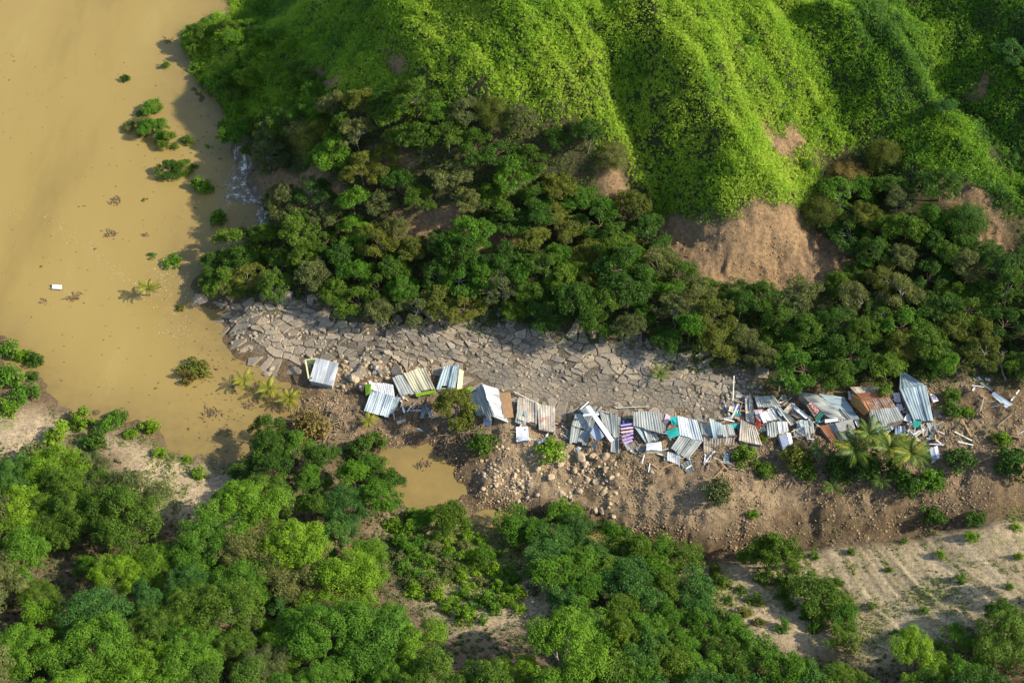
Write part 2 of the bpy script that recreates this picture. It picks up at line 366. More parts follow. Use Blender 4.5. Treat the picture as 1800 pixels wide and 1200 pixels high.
add('flood_water', new_mesh('flood_water', np.stack([WX, WY, WX*0], -1).reshape(-1, 3), quads=np.stack([wi[:-1, :-1], wi[1:, :-1], wi[1:, 1:], wi[:-1, 1:]], -1).reshape(-1, 4), smooth=True, attrs={'shallow': ('POINT', 'FLOAT', shal)}), m_water(), kind='structure')

# ------------------------------------------------------------------ light
SUN = Vector((.83, -.10, .57)).normalized()
sl = bpy.data.lights.new('sun', 'SUN'); sl.energy = 4.6; sl.angle = R(.6); sl.color = (1.0, .93, .80)
so = bpy.data.objects.new('sun', sl); COL.objects.link(so); so.rotation_euler = SUN.to_track_quat('Z', 'Y').to_euler()
so.location = (100, 0, 200)
w = bpy.data.worlds.new('World'); scene.world = w; w.use_nodes = True
t = w.node_tree; bg = t.nodes['Background']; sky = t.nodes.new('ShaderNodeTexSky'); sky.sky_type = 'NISHITA'
sky.sun_disc = False; sky.sun_elevation = math.asin(SUN.z); sky.sun_rotation = math.atan2(SUN.x, SUN.y)
t.links.new(sky.outputs[0], bg.inputs[0]); bg.inputs[1].default_value = .15
scene.view_settings.view_transform = 'Standard'; scene.view_settings.look = 'None'
scene.view_settings.exposure = .98
scene.cycles.max_bounces = 5; scene.cycles.diffuse_bounces = 3; scene.cycles.transmission_bounces = 3
scene.cycles.use_adaptive_sampling = True
# ================================================================== vegetation
rng = np.random.RandomState(7)
def unit(v): return v/(np.linalg.norm(v, axis=-1, keepdims=True)+1e-9)
def cards(P, Nn, size, r, aspect=.55):
    """leaf faces: centre, facing, length"""
    n_ = len(P); a = unit(r.normal(size=(n_, 3))); Nn = unit(Nn)
    T = unit(np.cross(Nn, a)); B = np.cross(Nn, T)
    s = np.broadcast_to(size, (n_,))[:, None]*.5
    bend = Nn*s*.25
    V = np.stack([P-T*s-bend, P-B*s*aspect, P+T*s-bend, P+B*s*aspect], 1)
    return V.reshape(-1, 3)
def strokes(P, Nn, axis, L, r, aspect):
    Nn = unit(Nn); T = unit(axis-(axis*Nn).sum(1, keepdims=True)*Nn); B = np.cross(Nn, T)
    s = np.broadcast_to(L, (len(P),))[:, None]*.5
    return np.stack([P-T*s, P-B*s*aspect+Nn*s*.12, P+T*s, P+B*s*aspect+Nn*s*.12], 1).reshape(-1, 3)
def quads_for(nv): return np.arange(nv, dtype=np.int32).reshape(-1, 4)
def sph(n_, r, low=-.25):
    z = r.uniform(low, 1, n_); a = r.uniform(0, 2*math.pi, n_); q = np.sqrt(1-z*z)
    return np.stack([q*np.cos(a), q*np.sin(a), z], 1)
def clump_leaves(C, rad, n_per, leaf, r, flat=.75, low=-.35, jit=.55, up=.25):
    C = np.repeat(C, n_per, 0); rr = np.repeat(rad, n_per)
    d = sph(len(C), r, low)
    P = C + d*rr[:, None]*(r.uniform(.55, 1.08, len(C))**.6)[:, None]*np.array([1, 1, flat])
    Nn = d + r.normal(size=d.shape)*jit + np.array([0, 0, up])
    return cards(P, Nn, leaf*r.uniform(.65, 1.3, len(C)), r)
def tube(pts, rad, sides=5):
    pts = np.asarray(pts, float); rad = np.asarray(rad, float); n_ = len(pts)
    d = np.gradient(pts, axis=0); d = unit(d)
    ref = np.array([0, 0, 1.0]) if abs(d[:, 2]).mean() < .8 else np.array([1.0, 0, 0])
    s = unit(np.cross(d, ref)); u = np.cross(s, d)
    a = np.arange(sides)/sides*2*math.pi
    V = pts[:, None]+rad[:, None, None]*(np.cos(a)[None, :, None]*s[:, None]+np.sin(a)[None, :, None]*u[:, None])
    F = []
    for i in range(n_-1):
        for j in range(sides):
            k = (j+1) % sides; F.append((i*sides+j, i*sides+k, (i+1)*sides+k, (i+1)*sides+j))
    return V.reshape(-1, 3), F
class Acc:
    def __init__(s): s.V = []; s.F = []; s.n = 0
    def put(s, V, F): s.V.append(np.asarray(V, float)); s.F += [tuple(i+s.n for i in f) for f in F]; s.n += len(V)
    def limb(s, a, b, r0, r1, r, sag=.15, k=5):
        a = np.array(a, float); b = np.array(b, float); t = np.linspace(0, 1, k)[:, None]
        L = np.linalg.norm(b-a)
        P = a*(1-t)+b*t + r.normal(size=(k, 3))*L*.035*np.sin(t*math.pi) + np.array([0, 0, 1])*np.sin(t*math.pi)*L*sag
        s.put(*tube(P, r0*(1-t[:, 0])+r1*t[:, 0]))
        return P[-1]
    def mesh(s, name, smooth=True): return new_mesh(name, np.concatenate(s.V), polys=s.F, smooth=smooth)

def tree_variant(seed, R_, h, lobes, per, crad, n_leaf, leaf, name, open_=0.0, trunk_r=.22, dome=.55, jit=.55):
    r = np.random.RandomState(seed); A_ = Acc()
    fork = h*r.uniform(.32, .45); base = np.array([0, 0, -.6]); fk = np.array([r.normal()*.3, r.normal()*.3, fork])
    A_.limb(base, fk, trunk_r*1.25, trunk_r*.8, r, 0)
    C, Rd = [], []
    a0 = r.uniform(0, 6.28)
    for k in range(lobes):
        if k == 0: off = np.array([r.normal()*R_*.12, r.normal()*R_*.12, h*.86])
        else:
            a = a0 + k*2*math.pi/(lobes-1)*1.0 + r.normal()*.25; q = R_*r.uniform(.42, .78)
            off = np.array([math.cos(a)*q, math.sin(a)*q, h*(.86-dome*(q/R_)**2*r.uniform(.7, 1.15))])
        lr = R_*r.uniform(.30, .44)
        A_.limb(fk, off-[0, 0, lr*.2], trunk_r*.6, trunk_r*.16, r)
        m = int(per*r.uniform(.75, 1.2))
        d = sph(m, r, -.15)
        cc = off + d*lr*np.array([1, 1, .6])*r.uniform(.6, 1.05, (m, 1))
        keep = r.rand(m) > open_
        for c in cc[keep][:7]: A_.limb(off-[0, 0, lr*.2], c, trunk_r*.18, .02, r, .05, 3)
        C.append(cc[keep]); Rd.append(crad*r.uniform(.65, 1.25, keep.sum()))
    C = np.concatenate(C); Rd = np.concatenate(Rd)
    Vv = clump_leaves(C, Rd, n_leaf, leaf, r, jit=jit)
    return dict(trunk=A_.mesh(name+'_trunk'), crown=new_mesh(name+'_crown', Vv, quads=quads_for(len(Vv))), h=h, R=R_)
def dome_variant(seed, R_, h, nl, leaf, name, droop=.0, trunk_r=.2):
    """rounded fine-leaved crown built of arching sprays"""
    r = np.random.RandomState(seed); A_ = Acc()
    fk = np.array([0, 0, h*.35]); A_.limb([0, 0, -.6], fk, trunk_r*1.2, trunk_r, r, 0)
    ns = 90; d = sph(ns, r, -.1); P, Nn = [], []
    for k in range(ns):
        e = fk + d[k]*np.array([R_, R_, h*.62])*r.uniform(.75, 1.05)
        A_.limb(fk, fk+(e-fk)*.7, trunk_r*.16, .015, r, .1, 4)
        m = nl//ns; t = r.uniform(.45, 1.08, m)[:, None]
        q = fk*(1-t)+e*t + r.normal(size=(m, 3))*R_*.1 - np.array([0, 0, 1])*droop*t**3
        P.append(q); Nn.append(d[k]+r.normal(size=(m, 3))*.6+[0, 0, .2])
    P = np.concatenate(P); Nn = np.concatenate(Nn)
    Vv = cards(P, Nn, leaf*r.uniform(.6, 1.3, len(P)), r, .4)
    return dict(trunk=A_.mesh(name+'_trunk'), crown=new_mesh(name+'_crown', Vv, quads=quads_for(len(Vv))), h=h, R=R_)
def shrub_variant(seed, R_, h, nc, crad, n_leaf, leaf, name):
    r = np.random.RandomState(seed); A_ = Acc(); d = sph(nc, r, 0.0)
    C = d*np.array([R_, R_, h])*r.uniform(.35, .95, (nc, 1)) + [0, 0, .1]
    for c in C[:14]: A_.limb([r.normal()*.1, r.normal()*.1, -.3], c, .05, .015, r, .08, 4)
    Vv = clump_leaves(C, crad*r.uniform(.6, 1.3, nc), n_leaf, leaf, r, .85, -.3)
    return dict(trunk=A_.mesh(name+'_stems'), crown=new_mesh(name+'_leaves', Vv, quads=quads_for(len(Vv))), h=h, R=R_)

def m_leaf(name, c, transl=.36, var=.35):
    m, t = nt(name)
    oi = N(t, 'ShaderNodeObjectInfo'); tc = N(t, 'ShaderNodeTexCoord')
    n1 = noise(t, tc.outputs['Object'], .7, 3); n2 = noise(t, tc.outputs['Object'], 6.0, 1)
    lo = tuple(x*(1-var) for x in c); hi = (c[0]*(1+var*1.25), c[1]*(1+var), c[2]*(1+var*.6))
    a = ramp(t, n1, [(.3, lo), (.52, c), (.72, hi)])
    b = ramp(t, n2, [(.3, (.75, .78, .8)), (.7, (1.22, 1.18, 1.0))])
    cc = mixc(t, 1.0, a, b, 'MULTIPLY')
    o = ramp(t, oi.outputs['Random'], [(0, (.78, .84, .85)), (.5, (1, 1, 1)), (1, (1.22, 1.12, 1.0))])
    cc = mixc(t, 1.0, cc, o, 'MULTIPLY')
    finish(t, cc, .55, .25, transl=transl); return m
def m_bark(name, c):
    m, t = nt(name); tc = N(t, 'ShaderNodeTexCoord'); n1 = noise(t, tc.outputs['Object'], 5, 4)
    a = ramp(t, n1, [(.3, tuple(x*.55 for x in c)), (.7, tuple(x*1.25 for x in c))])
    finish(t, a, .9, .1, n1, .6, .05); return m
BARK = {'pale': m_bark('pale_bark', (.25, .22, .175)), 'brown': m_bark('brown_bark', (.16, .115, .07))}
LEAF = {k: m_leaf('leaf_'+k, c) for k, c in {
    'bright green': (0.134, 0.255, 0.011), 'fresh green': (0.092, 0.206, 0.013), 'yellow-green': (.8*0.214, 0.296, 0.013), 'blue-green': (0.066, 0.163, 0.025),
    'dark green': (0.056, 0.127, 0.011), 'mid-green': (0.095, 0.172, 0.013), 'olive': (0.134, 0.158, 0.020), 'grey-green': (0.134, 0.158, 0.044),
    'brownish': (0.206, 0.158, 0.039)}.items()}

VAR = {}
VAR['feathery_tree'] = [tree_variant(100+i, 5.4+.4*(i % 3), 7.4+.5*(i % 2), 10, 15, 1.05, 150, .27, 'feathery_tree', .05, jit=.38) for i in range(6)]
VAR['broadleaf_tree'] = [tree_variant(200+i, 3.3+.3*(i % 3), 5.6+.6*(i % 3), 8, 24, .56, 50, .26, 'broadleaf_tree', .12, trunk_r=.13, dome=.75, jit=.72) for i in range(7)]
VAR['open_tree'] = [tree_variant(250+i, 3.4, 6.4, 8, 12, .62, 56, .26, 'open_tree', .15, trunk_r=.12, dome=.6, jit=.7) for i in range(3)]
VAR['thicket_tree'] = [tree_variant(300+i, 3.2, 4.2, 8, 18, .62, 64, .24, 'thicket_tree', .08, dome=.5, jit=.75) for i in range(5)]
VAR['rounded_tree'] = [dome_variant(400+i, 3.9, 5.8, 21000, .23, 'rounded_tree', .5) for i in range(3)]
VAR['shrub'] = [shrub_variant(500+i, 1.35, 1.5, 26, .42, 46, .24, 'shrub') for i in range(5)]
VAR['bare_tree'] = [tree_variant(280+i, 3.0, 5.2, 6, 9, .5, 10, .2, 'bare_tree', .3, trunk_r=.2) for i in range(2)]
PARTS = {'shrub': ('stem', 'foliage')}

TREES = []   # (u, v, kind, colour, size, root)
def ground_for(u, v, hh):
    p = hit(u, v, hh); return p[0], p[1]
def plant(kind, x, y, colour, s, label=None, cat=None, group=None, bark=None, z=None, tilt=(0, 0), i=None):
    vs = VAR[kind]; v_ = vs[rng.randint(len(vs)) if i is None else i]
    z = float(H(x, y)) if z is None else z
    root = thing(kind, label or '', cat or ('shrub' if kind == 'shrub' else 'tree'), (x, y, z), rng.uniform(0, 6.28), group)
    root.rotation_euler[0] = tilt[0]; root.rotation_euler[1] = tilt[1]
    sc = np.array([s*rng.uniform(.84, 1.18), s*rng.uniform(.84, 1.18), s*rng.uniform(.82, 1.2)])
    root.scale = sc
    tn, cn = PARTS.get(kind, ('trunk', 'crown'))
    if not v_['trunk'].materials: v_['trunk'].materials.append(BARK['brown'])
    if not v_['crown'].materials: v_['crown'].materials.append(LEAF['mid-green'])
    a = add(tn, v_['trunk'], parent=root); b = add(cn, v_['crown'], parent=root)
    bk = bark or ('pale' if kind in ('open_tree', 'bare_tree') or rng.rand() < .2 else 'brown')
    a.material_slots[0].link = 'OBJECT'; a.material_slots[0].material = BARK[bk]
    b.material_slots[0].link = 'OBJECT'; b.material_slots[0].material = LEAF[colour]
    u, v = to_px(np.array(x), np.array(y), np.array(z+.6*v_['h']*s))
    TREES.append(dict(u=float(u), v=float(v), kind=kind, colour=colour, s=s*v_['R'], root=root, fixed=bool(label), x=x, y=y))
    return root
def tree_at(kind, u, v, colour, s, label=None, **kw):
    """crown centre at a place seen in the photo"""
    hh = VAR[kind][0]['h']*s*.6
    x, y = ground_for(u, v, hh); return plant(kind, x, y, colour, s, label, **kw)
def fill(poly, gap, kinds, colours, smin, smax, hh, excl=(), seed=1, tries=30):
    r = np.random.RandomState(seed); P = np.array([ground_for(u, v, hh) for u, v in poly])
    E = [np.array([ground_for(u, v, 0.3) for u, v in e]) for e in excl]
    lo, hi = P.min(0), P.max(0); area = (hi-lo).prod(); nn = int(area/gap**2*tries)
    C = r.uniform(lo, hi, (nn, 2)); C = C[inside(P, C[:, 0], C[:, 1])]
    for e in E: C = C[~inside(e, C[:, 0], C[:, 1])]
    got = [(t_['x'], t_['y'], t_['s']) for t_ in TREES if t_['s'] > 1.6]; out = []
    for c in C:
        ok = all((c[0]-g[0])**2+(c[1]-g[1])**2 > (gap*.5+g[2]*.55)**2 for g in got) and all((c[0]-g[0])**2+(c[1]-g[1])**2 > gap*gap for g in out)
        if ok and H(c[0], c[1]) > .15: out.append(c)
    for c in out:
        k = kinds[r.choice(len(kinds))]; col_ = colours[r.choice(len(colours))]
        plant(k, c[0], c[1], col_, r.uniform(smin, smax))
    return len(out)

# --- palms
def frond_mesh(seed, L):
    r = np.random.RandomState(seed); V, F = [], []
    e0 = r.uniform(.45, .95); n_ = 20; t = np.linspace(0, 1, n_)
    ang = e0 - t*(1.15+r.uniform(0, .4)); ds = L/(n_-1)
    x = np.concatenate([[0], np.cumsum(np.cos(ang[:-1])*ds)]); z = np.concatenate([[0], np.cumsum(np.sin(ang[:-1])*ds)])
    A_ = Acc(); pts = np.stack([x, 0*x, z], 1); A_.put(*tube(pts, .045*(1-t)+.012, 4))
    for i in range(2, n_):
        for q in (0, .5):
            p = pts[i-1]*(1-q)+pts[i]*q
            tt = t[i]; ll = .85*math.sin(math.pi*min(1, .12+tt*.86))**.7*(L/4)+.1
            for sd in (-1, 1):
                d = np.array([.55+r.normal()*.06, sd*.8, -.28+r.normal()*.08]); d /= np.linalg.norm(d)
                e = p + d*ll + np.array([0, 0, -.14*ll]); w_ = np.array([.065, 0, 0])
                mid = p + d*ll*.5
                A_.put([p-w_*.6, mid-w_, e, mid+w_], [(0, 1, 2, 3)])
    return A_.mesh('frond', False)
FROND = [frond_mesh(600+i, 3.9+.25*(i % 3)) for i in range(5)]
M_FROND = {'g': m_leaf('palm_leaf_green', (.085, .14, .018), .25), 'y': m_leaf('palm_leaf_yellowing', (.19, .20, .018), .25), 'd': m_leaf('palm_leaf_dark', (.05, .10, .015), .25)}
for f in FROND: f.materials.append(M_FROND['g'])
def palm(u, v, s, tone, label, hgt=4.0, nf=15, group='coconut palms', lean=.15):
    r = np.random.RandomState(int(u*7+v)); x, y = ground_for(u, v, hgt)
    z = float(H(x, y)); z0 = max(z, 0.0); top = hgt
    root = thing('coconut_palm', label, 'palm', (x, y, z0), r.uniform(0, 6.28), group)
    A_ = Acc(); k = 7; t = np.linspace(0, 1, k)
    pts = np.stack([lean*hgt*(t**1.6-1), 0*t, -1.0+(top+1.0)*t], 1); A_.put(*tube(pts, .17-.06*t, 7))
    add('trunk', A_.mesh('palm_trunk'), BARK['pale'], root)
    for i in range(nf):
        o = add('frond', FROND[r.randint(5)], parent=root)
        o.location = (0, 0, top-.1); a = i*2.399+r.normal()*.15
        o.rotation_euler = (r.normal()*.25, -r.uniform(-.35, .55)*(i/nf*1.6-.5)-.1+.5*(1-i/nf)*-1+.25, a); o.scale = [s*r.uniform(.85, 1.1)]*3
        o.material_slots[0].link = 'OBJECT'
        o.material_slots[0].material = M_FROND[tone if r.rand() > .2 else ('y' if tone != 'd' else 'g')]
    return root
palm(262, 506, .62, 'y', 'lone yellowish palm standing in open floodwater with its shadow to the left', 2.2, 14)
palm(429, 668, .58, 'y', 'leftmost of the three drowned palms in the water left of the tin shacks', 1.6, 11)
palm(472, 682, .66, 'y', 'middle one of the three drowned palms left of the tin shacks', 1.5, 12)
palm(508, 700, .62, 'y', 'rightmost of the three drowned palms, by the muddy bank', 1.6, 13)
palm(648, 740, .52, 'y', 'small yellow palm sprouting just below the grey two-piece tin roof', 1.4, 10)
palm(1160, 656, .60, 'g', 'small green palm standing alone on the broken grey road', 1.2, 10)
palm(1504, 790, .98, 'g', 'broad palm below the rusty grey roof, leftmost of the three big palms', 4.2, 18)
palm(1528, 762, .80, 'g', 'upright palm half behind the broad palm, touching the concrete slab', 4.6, 14)
palm(1565, 788, .95, 'g', 'big palm under the large rusty tin house, middle of three', 4.2, 17)
palm(1602, 797, .90, 'g', 'big palm with orange hanging frond, rightmost of three beside the appliance', 4.0, 17)
palm(1440, 790, .55, 'd', 'small dark palm among shrubs left of the big palms', 2.0, 10)
palm(1371, 672, .50, 'd', 'thin dark palm at the wood edge behind the small tin roofs', 1.8, 8)
palm(1465, 855, .55, 'g', 'low palm hanging over the brown earth slope', 1.0, 9)
palm(1548, 845, .50, 'd', 'dark small palm under the palm cluster on the slope edge', 1.6, 9)

# --- hand placed plants (crown centre as seen in the photo)
tree_at('rounded_tree', 556, 238, 'olive', 1.12, 'largest rounded olive tree at the water-side foot of the bright hillside', i=0)
tree_at('rounded_tree', 1447, 362, 'olive', 1.05, 'rounded olive tree right beside the top of the tan landslip scar', i=1)
tree_at('rounded_tree', 1490, 300, 'brownish', .95, 'brownish fine-twigged tree above the olive tree by the tan scar', i=2)
tree_at('rounded_tree', 1555, 268, 'olive', .85, 'olive round tree in the gully between two bright spurs', i=0)
tree_at('rounded_tree', 1700, 378, 'dark green', 1.0, 'dark round tree alone on the brown slope at far right', i=1)
tree_at('rounded_tree', 865, 190, 'olive', .85, 'olive grey tree under the bright grassy face', i=2)
tree_at('rounded_tree', 1075, 268, 'grey-green', .85, 'grey-green tree above the small bare cliff', i=0)
tree_at('open_tree', 1190, 548, 'grey-green', 1.05, 'open tree with pale forked limbs just above the right half of the road', i=0, bark='pale')
tree_at('open_tree', 1060, 530, 'mid-green', 1.0, 'thin tree with pale stems above the middle of the road', i=1, bark='pale')
tree_at('open_tree', 885, 505, 'grey-green', 1.0, 'grey-leaved tree with pale limbs above the middle slabs', i=2, bark='pale')
tree_at('open_tree', 1395, 540, 'grey-green', .95, 'pale limbed tree in the wood below the tan landslip scar', i=0, bark='pale')
tree_at('broadleaf_tree', 800, 715, 'olive', 1.08, 'olive tree standing between the tin roofs, overhanging the muddy bank', i=0)
tree_at('shrub', 850, 778, 'mid-green', 1.75, 'leafy bush below the overhanging olive tree beside the brown slope')
tree_at('shrub', 815, 735, 'olive', 1.6, 'olive bush at the foot of the overhanging tree')
tree_at('shrub', 968, 785, 'yellow-green', 1.75, 'yellow-green bush under the pale rusty sheets above the boulders')
tree_at('shrub', 1265, 862, 'grey-green', 1.9, 'grey-green bush alone on the bare earth slope')
tree_at('shrub', 1324, 900, 'bright green', .7, 'small bright tuft on the bare earth slope')
tree_at('shrub', 1309, 798, 'mid-green', 1.5, 'bush under the pale rusty slanted sheet')
tree_at('shrub', 1342, 822, 'mid-green', 1.4, 'bush just right of and below the one under the slanted sheet')
tree_at('shrub', 1402, 800, 'olive', 1.9, 'olive bush below the tangled tin sheets')
tree_at('shrub', 1420, 822, 'mid-green', 1.5, 'lower bush below the tangled tin sheets')
tree_at('shrub', 1480, 818, 'dark green', 1.8, 'dark bush below the broad palm')
tree_at('shrub', 1530, 815, 'dark green', 2.0, 'dark bush under the middle of the palm cluster')
tree_at('shrub', 1580, 826, 'dark green', 1.9, 'dark bush under the orange-fronded palm')
tree_at('shrub', 1635, 840, 'fresh green', 1.7, 'fresh green bush below the white appliance at the row end')
tree_at('shrub', 1605, 850, 'dark green', 1.6, 'dark bush on the slope just left of the fresh green one')
tree_at('shrub', 1640, 900, 'dark green', 1.6, 'dark bush on the rim of the creek bank under the row end')
tree_at('shrub', 1718, 905, 'dark green', 1.5, 'dark bush on the creek edge at far right')
tree_at('shrub', 1690, 800, 'dark green', 2.0, 'dark bush just right of the last house debris')
tree_at('shrub', 1676, 715, 'mid-green', 1.35, 'mid-green bush between the tall blue-grey roof and the fallen tin strip')
tree_at('shrub', 1675, 690, 'mid-green', 1.1, 'smaller bush just above the mid-green bush right of the tall roof')
tree_at('shrub', 1703, 722, 'yellow-green', .8, 'small yellowish bush on the brown slope right of the tall roof')
tree_at('shrub', 1765, 770, 'yellow-green', 1.1, 'yellowish bush on the brown slope at far right')
tree_at('shrub', 1785, 812, 'dark green', 2.2, 'big dark bush on the brown slope at the right edge')
tree_at('shrub', 1748, 765, 'olive', .8, 'olive tuft beside the yellowish bush at far right')
tree_at('shrub', 1340, 770, 'yellow-green', .6, 'tiny yellow-green plant between two tin sheets')
tree_at('shrub', 545, 745, 'brownish', 2.3, 'brown withered bush on the drift of branches left of the two-piece tin roof')
tree_at('shrub', 655, 772, 'mid-green', 1.9, 'leafy bush right under the small yellow palm')
tree_at('shrub', 628, 790, 'dark green', 1.8, 'dark bush left of the muddy pond')
# in the flood
W_ = dict(z=-.45)
tree_at('broadleaf_tree', 262, 178, 'fresh green', .82, 'drowned tree at the top of the clump standing in the flood', z=-1.6)
tree_at('broadleaf_tree', 240, 208, 'grey-green', .80, 'grey-green drowned tree on the left of the flooded clump', z=-1.8)
tree_at('feathery_tree', 268, 222, 'fresh green', .52, 'pale green soft-crowned tree in the middle of the flooded clump', z=-1.5)
tree_at('broadleaf_tree', 292, 238, 'mid-green', .75, 'drowned tree at the right of the flooded clump', z=-1.6)
tree_at('shrub', 329, 242, 'mid-green', 1.15, 'small bushy tree on the right flank of the flooded clump', z=0)
tree_at('broadleaf_tree', 294, 288, 'dark green', .72, 'dark round tree at the lower end of the flooded clump', z=-1.6)
tree_at('broadleaf_tree', 322, 282, 'mid-green', .68, 'mid-green tree at the lower right of the flooded clump', z=-1.6)
tree_at('shrub', 355, 322, 'fresh green', 1.7, 'fresh green bush in the water just below the flooded clump', **W_)
tree_at('shrub', 380, 378, 'fresh green', 1.6, 'bush in the water left of the white rapids', **W_)
tree_at('shrub', 366, 254, 'yellow-green', .7, 'tiny yellowish bush in the water between the clump and shore', **W_)
tree_at('shrub', 300, 452, 'fresh green', 1.5, 'low spreading bush in the water above the lone palm', z=-.7)
tree_at('shrub', 266, 446, 'blue-green', .7, 'tiny bush left of the low spreading one above the lone palm', **W_)
tree_at('shrub', 340, 640, 'olive', 1.9, 'olive brown bush in the water above the three drowned palms', **W_)
tree_at('shrub', 328, 658, 'brownish', 1.3, 'brown lower half of the vegetation above the three drowned palms', **W_)
tree_at('shrub', 220, 134, 'dark green', .95, 'small dark bush alone in the upper floodwater', **W_)
tree_at('shrub', 291, 113, 'fresh green', .85, 'small fresh green bush in the upper floodwater near shore', z=.2)
tree_at('shrub', 316, 538, 'olive', .75, 'small olive tuft in the water right of the lone palm', **W_)
tree_at('shrub', 253, 348, 'olive', .6, 'faint olive tuft in open water below the flooded clump', z=-.6)
tree_at('broadleaf_tree', 373, 482, 'mid-green', .78, 'outermost tree of the wood leaning over the water', z=-.6)
tree_at('shrub', 15, 612, 'fresh green', 1.6, 'bush in the water at the left edge above the sandy bank', z=0)
tree_at('shrub', 62, 628, 'dark green', 1.35, 'dark bush in the water above the sandy bank', z=0)
tree_at('shrub', 40, 624, 'bright green', 1.1, 'bright small bush between the two bank-side water bushes', z=0)
tree_at('shrub', 55, 658, 'dark green', .9, 'small dark bush in shallow water near the sandy bank', z=0)
# bottom-left shore
for (u, v, c, s, lab) in [(12, 660, 'fresh green', 1.9, 'big green bush at the left edge on the shore'), (40, 690, 'fresh green', 1.8, 'green bush on the shore point of the sandy bank'), (10, 712, 'bright green', 1.6, 'bright bush below the shore point at the left edge'),
        (262, 748, 'yellow-green', 1.3, 'bright round bush on the water line of the sandy slope'), (208, 728, 'mid-green', 1.3, 'bush leaning into the water at the sandy shore'), (190, 742, 'fresh green', 1.5, 'fresh green bush behind the leaning shore bush'),
        (140, 735, 'yellow-green', 1.7, 'yellow-green bush on the upper sandy bank'), (100, 762, 'yellow-green', 1.6, 'yellow-green bush in the middle of the sandy bank'), (165, 770, 'dark green', 1.8, 'dark green bush between the sandy bank and slope'),
        (60, 800, 'grey-green', 2.1, 'grey-green rounded bush at the lower edge of the sandy bank'), (230, 757, 'yellow-green', 1.0, 'small yellowish bush by the round shore bush'), (280, 795, 'yellow-green', .8, 'yellow tuft at the top of the bare sandy slope'),
        (350, 830, 'yellow-green', 1.0, 'yellow tuft strip on the bare sandy slope'), (330, 805, 'yellow-green', .6, 'tiny tuft near the rim of the bare sandy slope')]:
    tree_at('shrub', u, v, c, s, lab)

# --- woods
n1 = fill([(-60,855),(60,835),(185,800),(228,860),(245,930),(300,955),(420,930),(440,860),(520,890),(640,880),(640,940),(645,1010),(690,1090),(760,1165),(850,1190),(1000,1150),(1010,1260),(-80,1260)], 5.1,
     ['feathery_tree', 'feathery_tree', 'feathery_tree', 'broadleaf_tree'], ['bright green', 'bright green', 'fresh green', 'fresh green', 'fresh green', 'mid-green', 'mid-green', 'blue-green', 'yellow-green', 'grey-green'], .52, 1.08, 4.3, seed=3)
n2 = fill([(425,760),(470,750),(560,775),(640,800),(700,840),(690,880),(640,900),(520,900),(450,880),(420,800)], 4.4,
     ['broadleaf_tree', 'broadleaf_tree', 'thicket_tree'], ['fresh green', 'mid-green', 'dark green', 'blue-green'], .75, 1.0, 3.3, seed=4)
n3 = fill([(690,900),(760,890),(850,960),(900,1010),(880,1060),(800,1050),(740,1000)], 3.6, ['thicket_tree', 'shrub', 'shrub'], ['fresh green', 'yellow-green', 'mid-green'], .6, 1.0, 2.6, seed=5)
n4 = fill([(880,880),(930,900),(1020,905),(1090,950),(1180,950),(1230,1000),(1260,1080),(1330,1140),(1480,1190),(1500,1260),(1060,1260),(1020,1160),(1005,1080),(965,1000),(900,930)], 3.6,
     ['thicket_tree'], ['fresh green', 'mid-green', 'fresh green', 'blue-green'], .85, 1.12, 2.6, seed=6)
n5 = fill([(1290,960),(1350,950),(1400,990),(1440,1060),(1510,1090),(1490,1130),(1420,1100),(1370,1040)], 2.3, ['shrub', 'shrub', 'thicket_tree'], ['fresh green', 'mid-green'], .75, 1.2, 1.4, seed=8)
n6 = fill([(1500,1190),(1600,1130),(1690,1110),(1760,1060),(1860,1020),(1860,1260),(1480,1260)], 5.6, ['feathery_tree', 'broadleaf_tree'], ['fresh green', 'yellow-green', 'mid-green', 'dark green'], .7, .95, 3.8, seed=9)
n7 = fill([(345,470),(400,430),(470,400),(500,335),(440,250),(520,200),(640,180),(760,165),(860,190),(960,220),(1040,240),(1110,280),(1125,360),(1150,400),(1230,440),(1260,500),(1340,520),(1440,510),(1500,470),(1470,400),(1480,270),(1560,250),(1620,310),(1690,340),(1740,420),(1850,430),(1850,640),(1760,640),(1650,640),(1500,660),(1370,680),(1340,630),(1240,620),(1090,580),(1000,560),(880,545),(760,545),(660,548),(600,520),(480,510),(380,490)], 4.05,
     ['broadleaf_tree']*6+['open_tree', 'thicket_tree'], ['dark green', 'mid-green', 'dark green', 'mid-green', 'olive', 'grey-green', 'fresh green'], .78, 1.12, 3.4,
     [[(1130,380),(1200,390),(1290,400),(1380,370),(1490,440),(1500,485),(1350,535),(1240,515),(1150,445)], [(1030,300),(1110,290),(1115,365),(1050,365)], [(690,375),(780,365),(890,395),(900,440),(720,435)], [(430,300),(500,290),(600,320),(600,360),(520,360),(440,345)]], seed=10)
n8 = fill([(400,60),(450,40),(540,110),(640,190),(430,230),(400,180)], 3.4, ['thicket_tree', 'broadleaf_tree', 'shrub'], ['bright green', 'fresh green', 'mid-green'], .6, .9, 1.8, seed=11)
n8b = fill([(325,50),(372,40),(395,150),(440,215),(460,250),(430,262),(385,225),(335,140)], 2.9, ['thicket_tree', 'shrub', 'shrub'], ['fresh green', 'bright green', 'mid-green'], .6, 1.1, 1.2, seed=17)
n9 = fill([(1580,60),(1800,40),(1850,250),(1760,300),(1650,200)], 5.6, ['shrub', 'thicket_tree'], ['fresh green', 'blue-green'], .6, 1.0, 1.6, seed=12)
n3b = fill([(690,905),(760,895),(860,950),(900,1000),(930,1060),(840,1090),(760,1060),(700,1010)], 2.1, ['shrub'], ['fresh green', 'yellow-green', 'grey-green', 'yellow-green'], .7, 1.35, 1.2, seed=15)
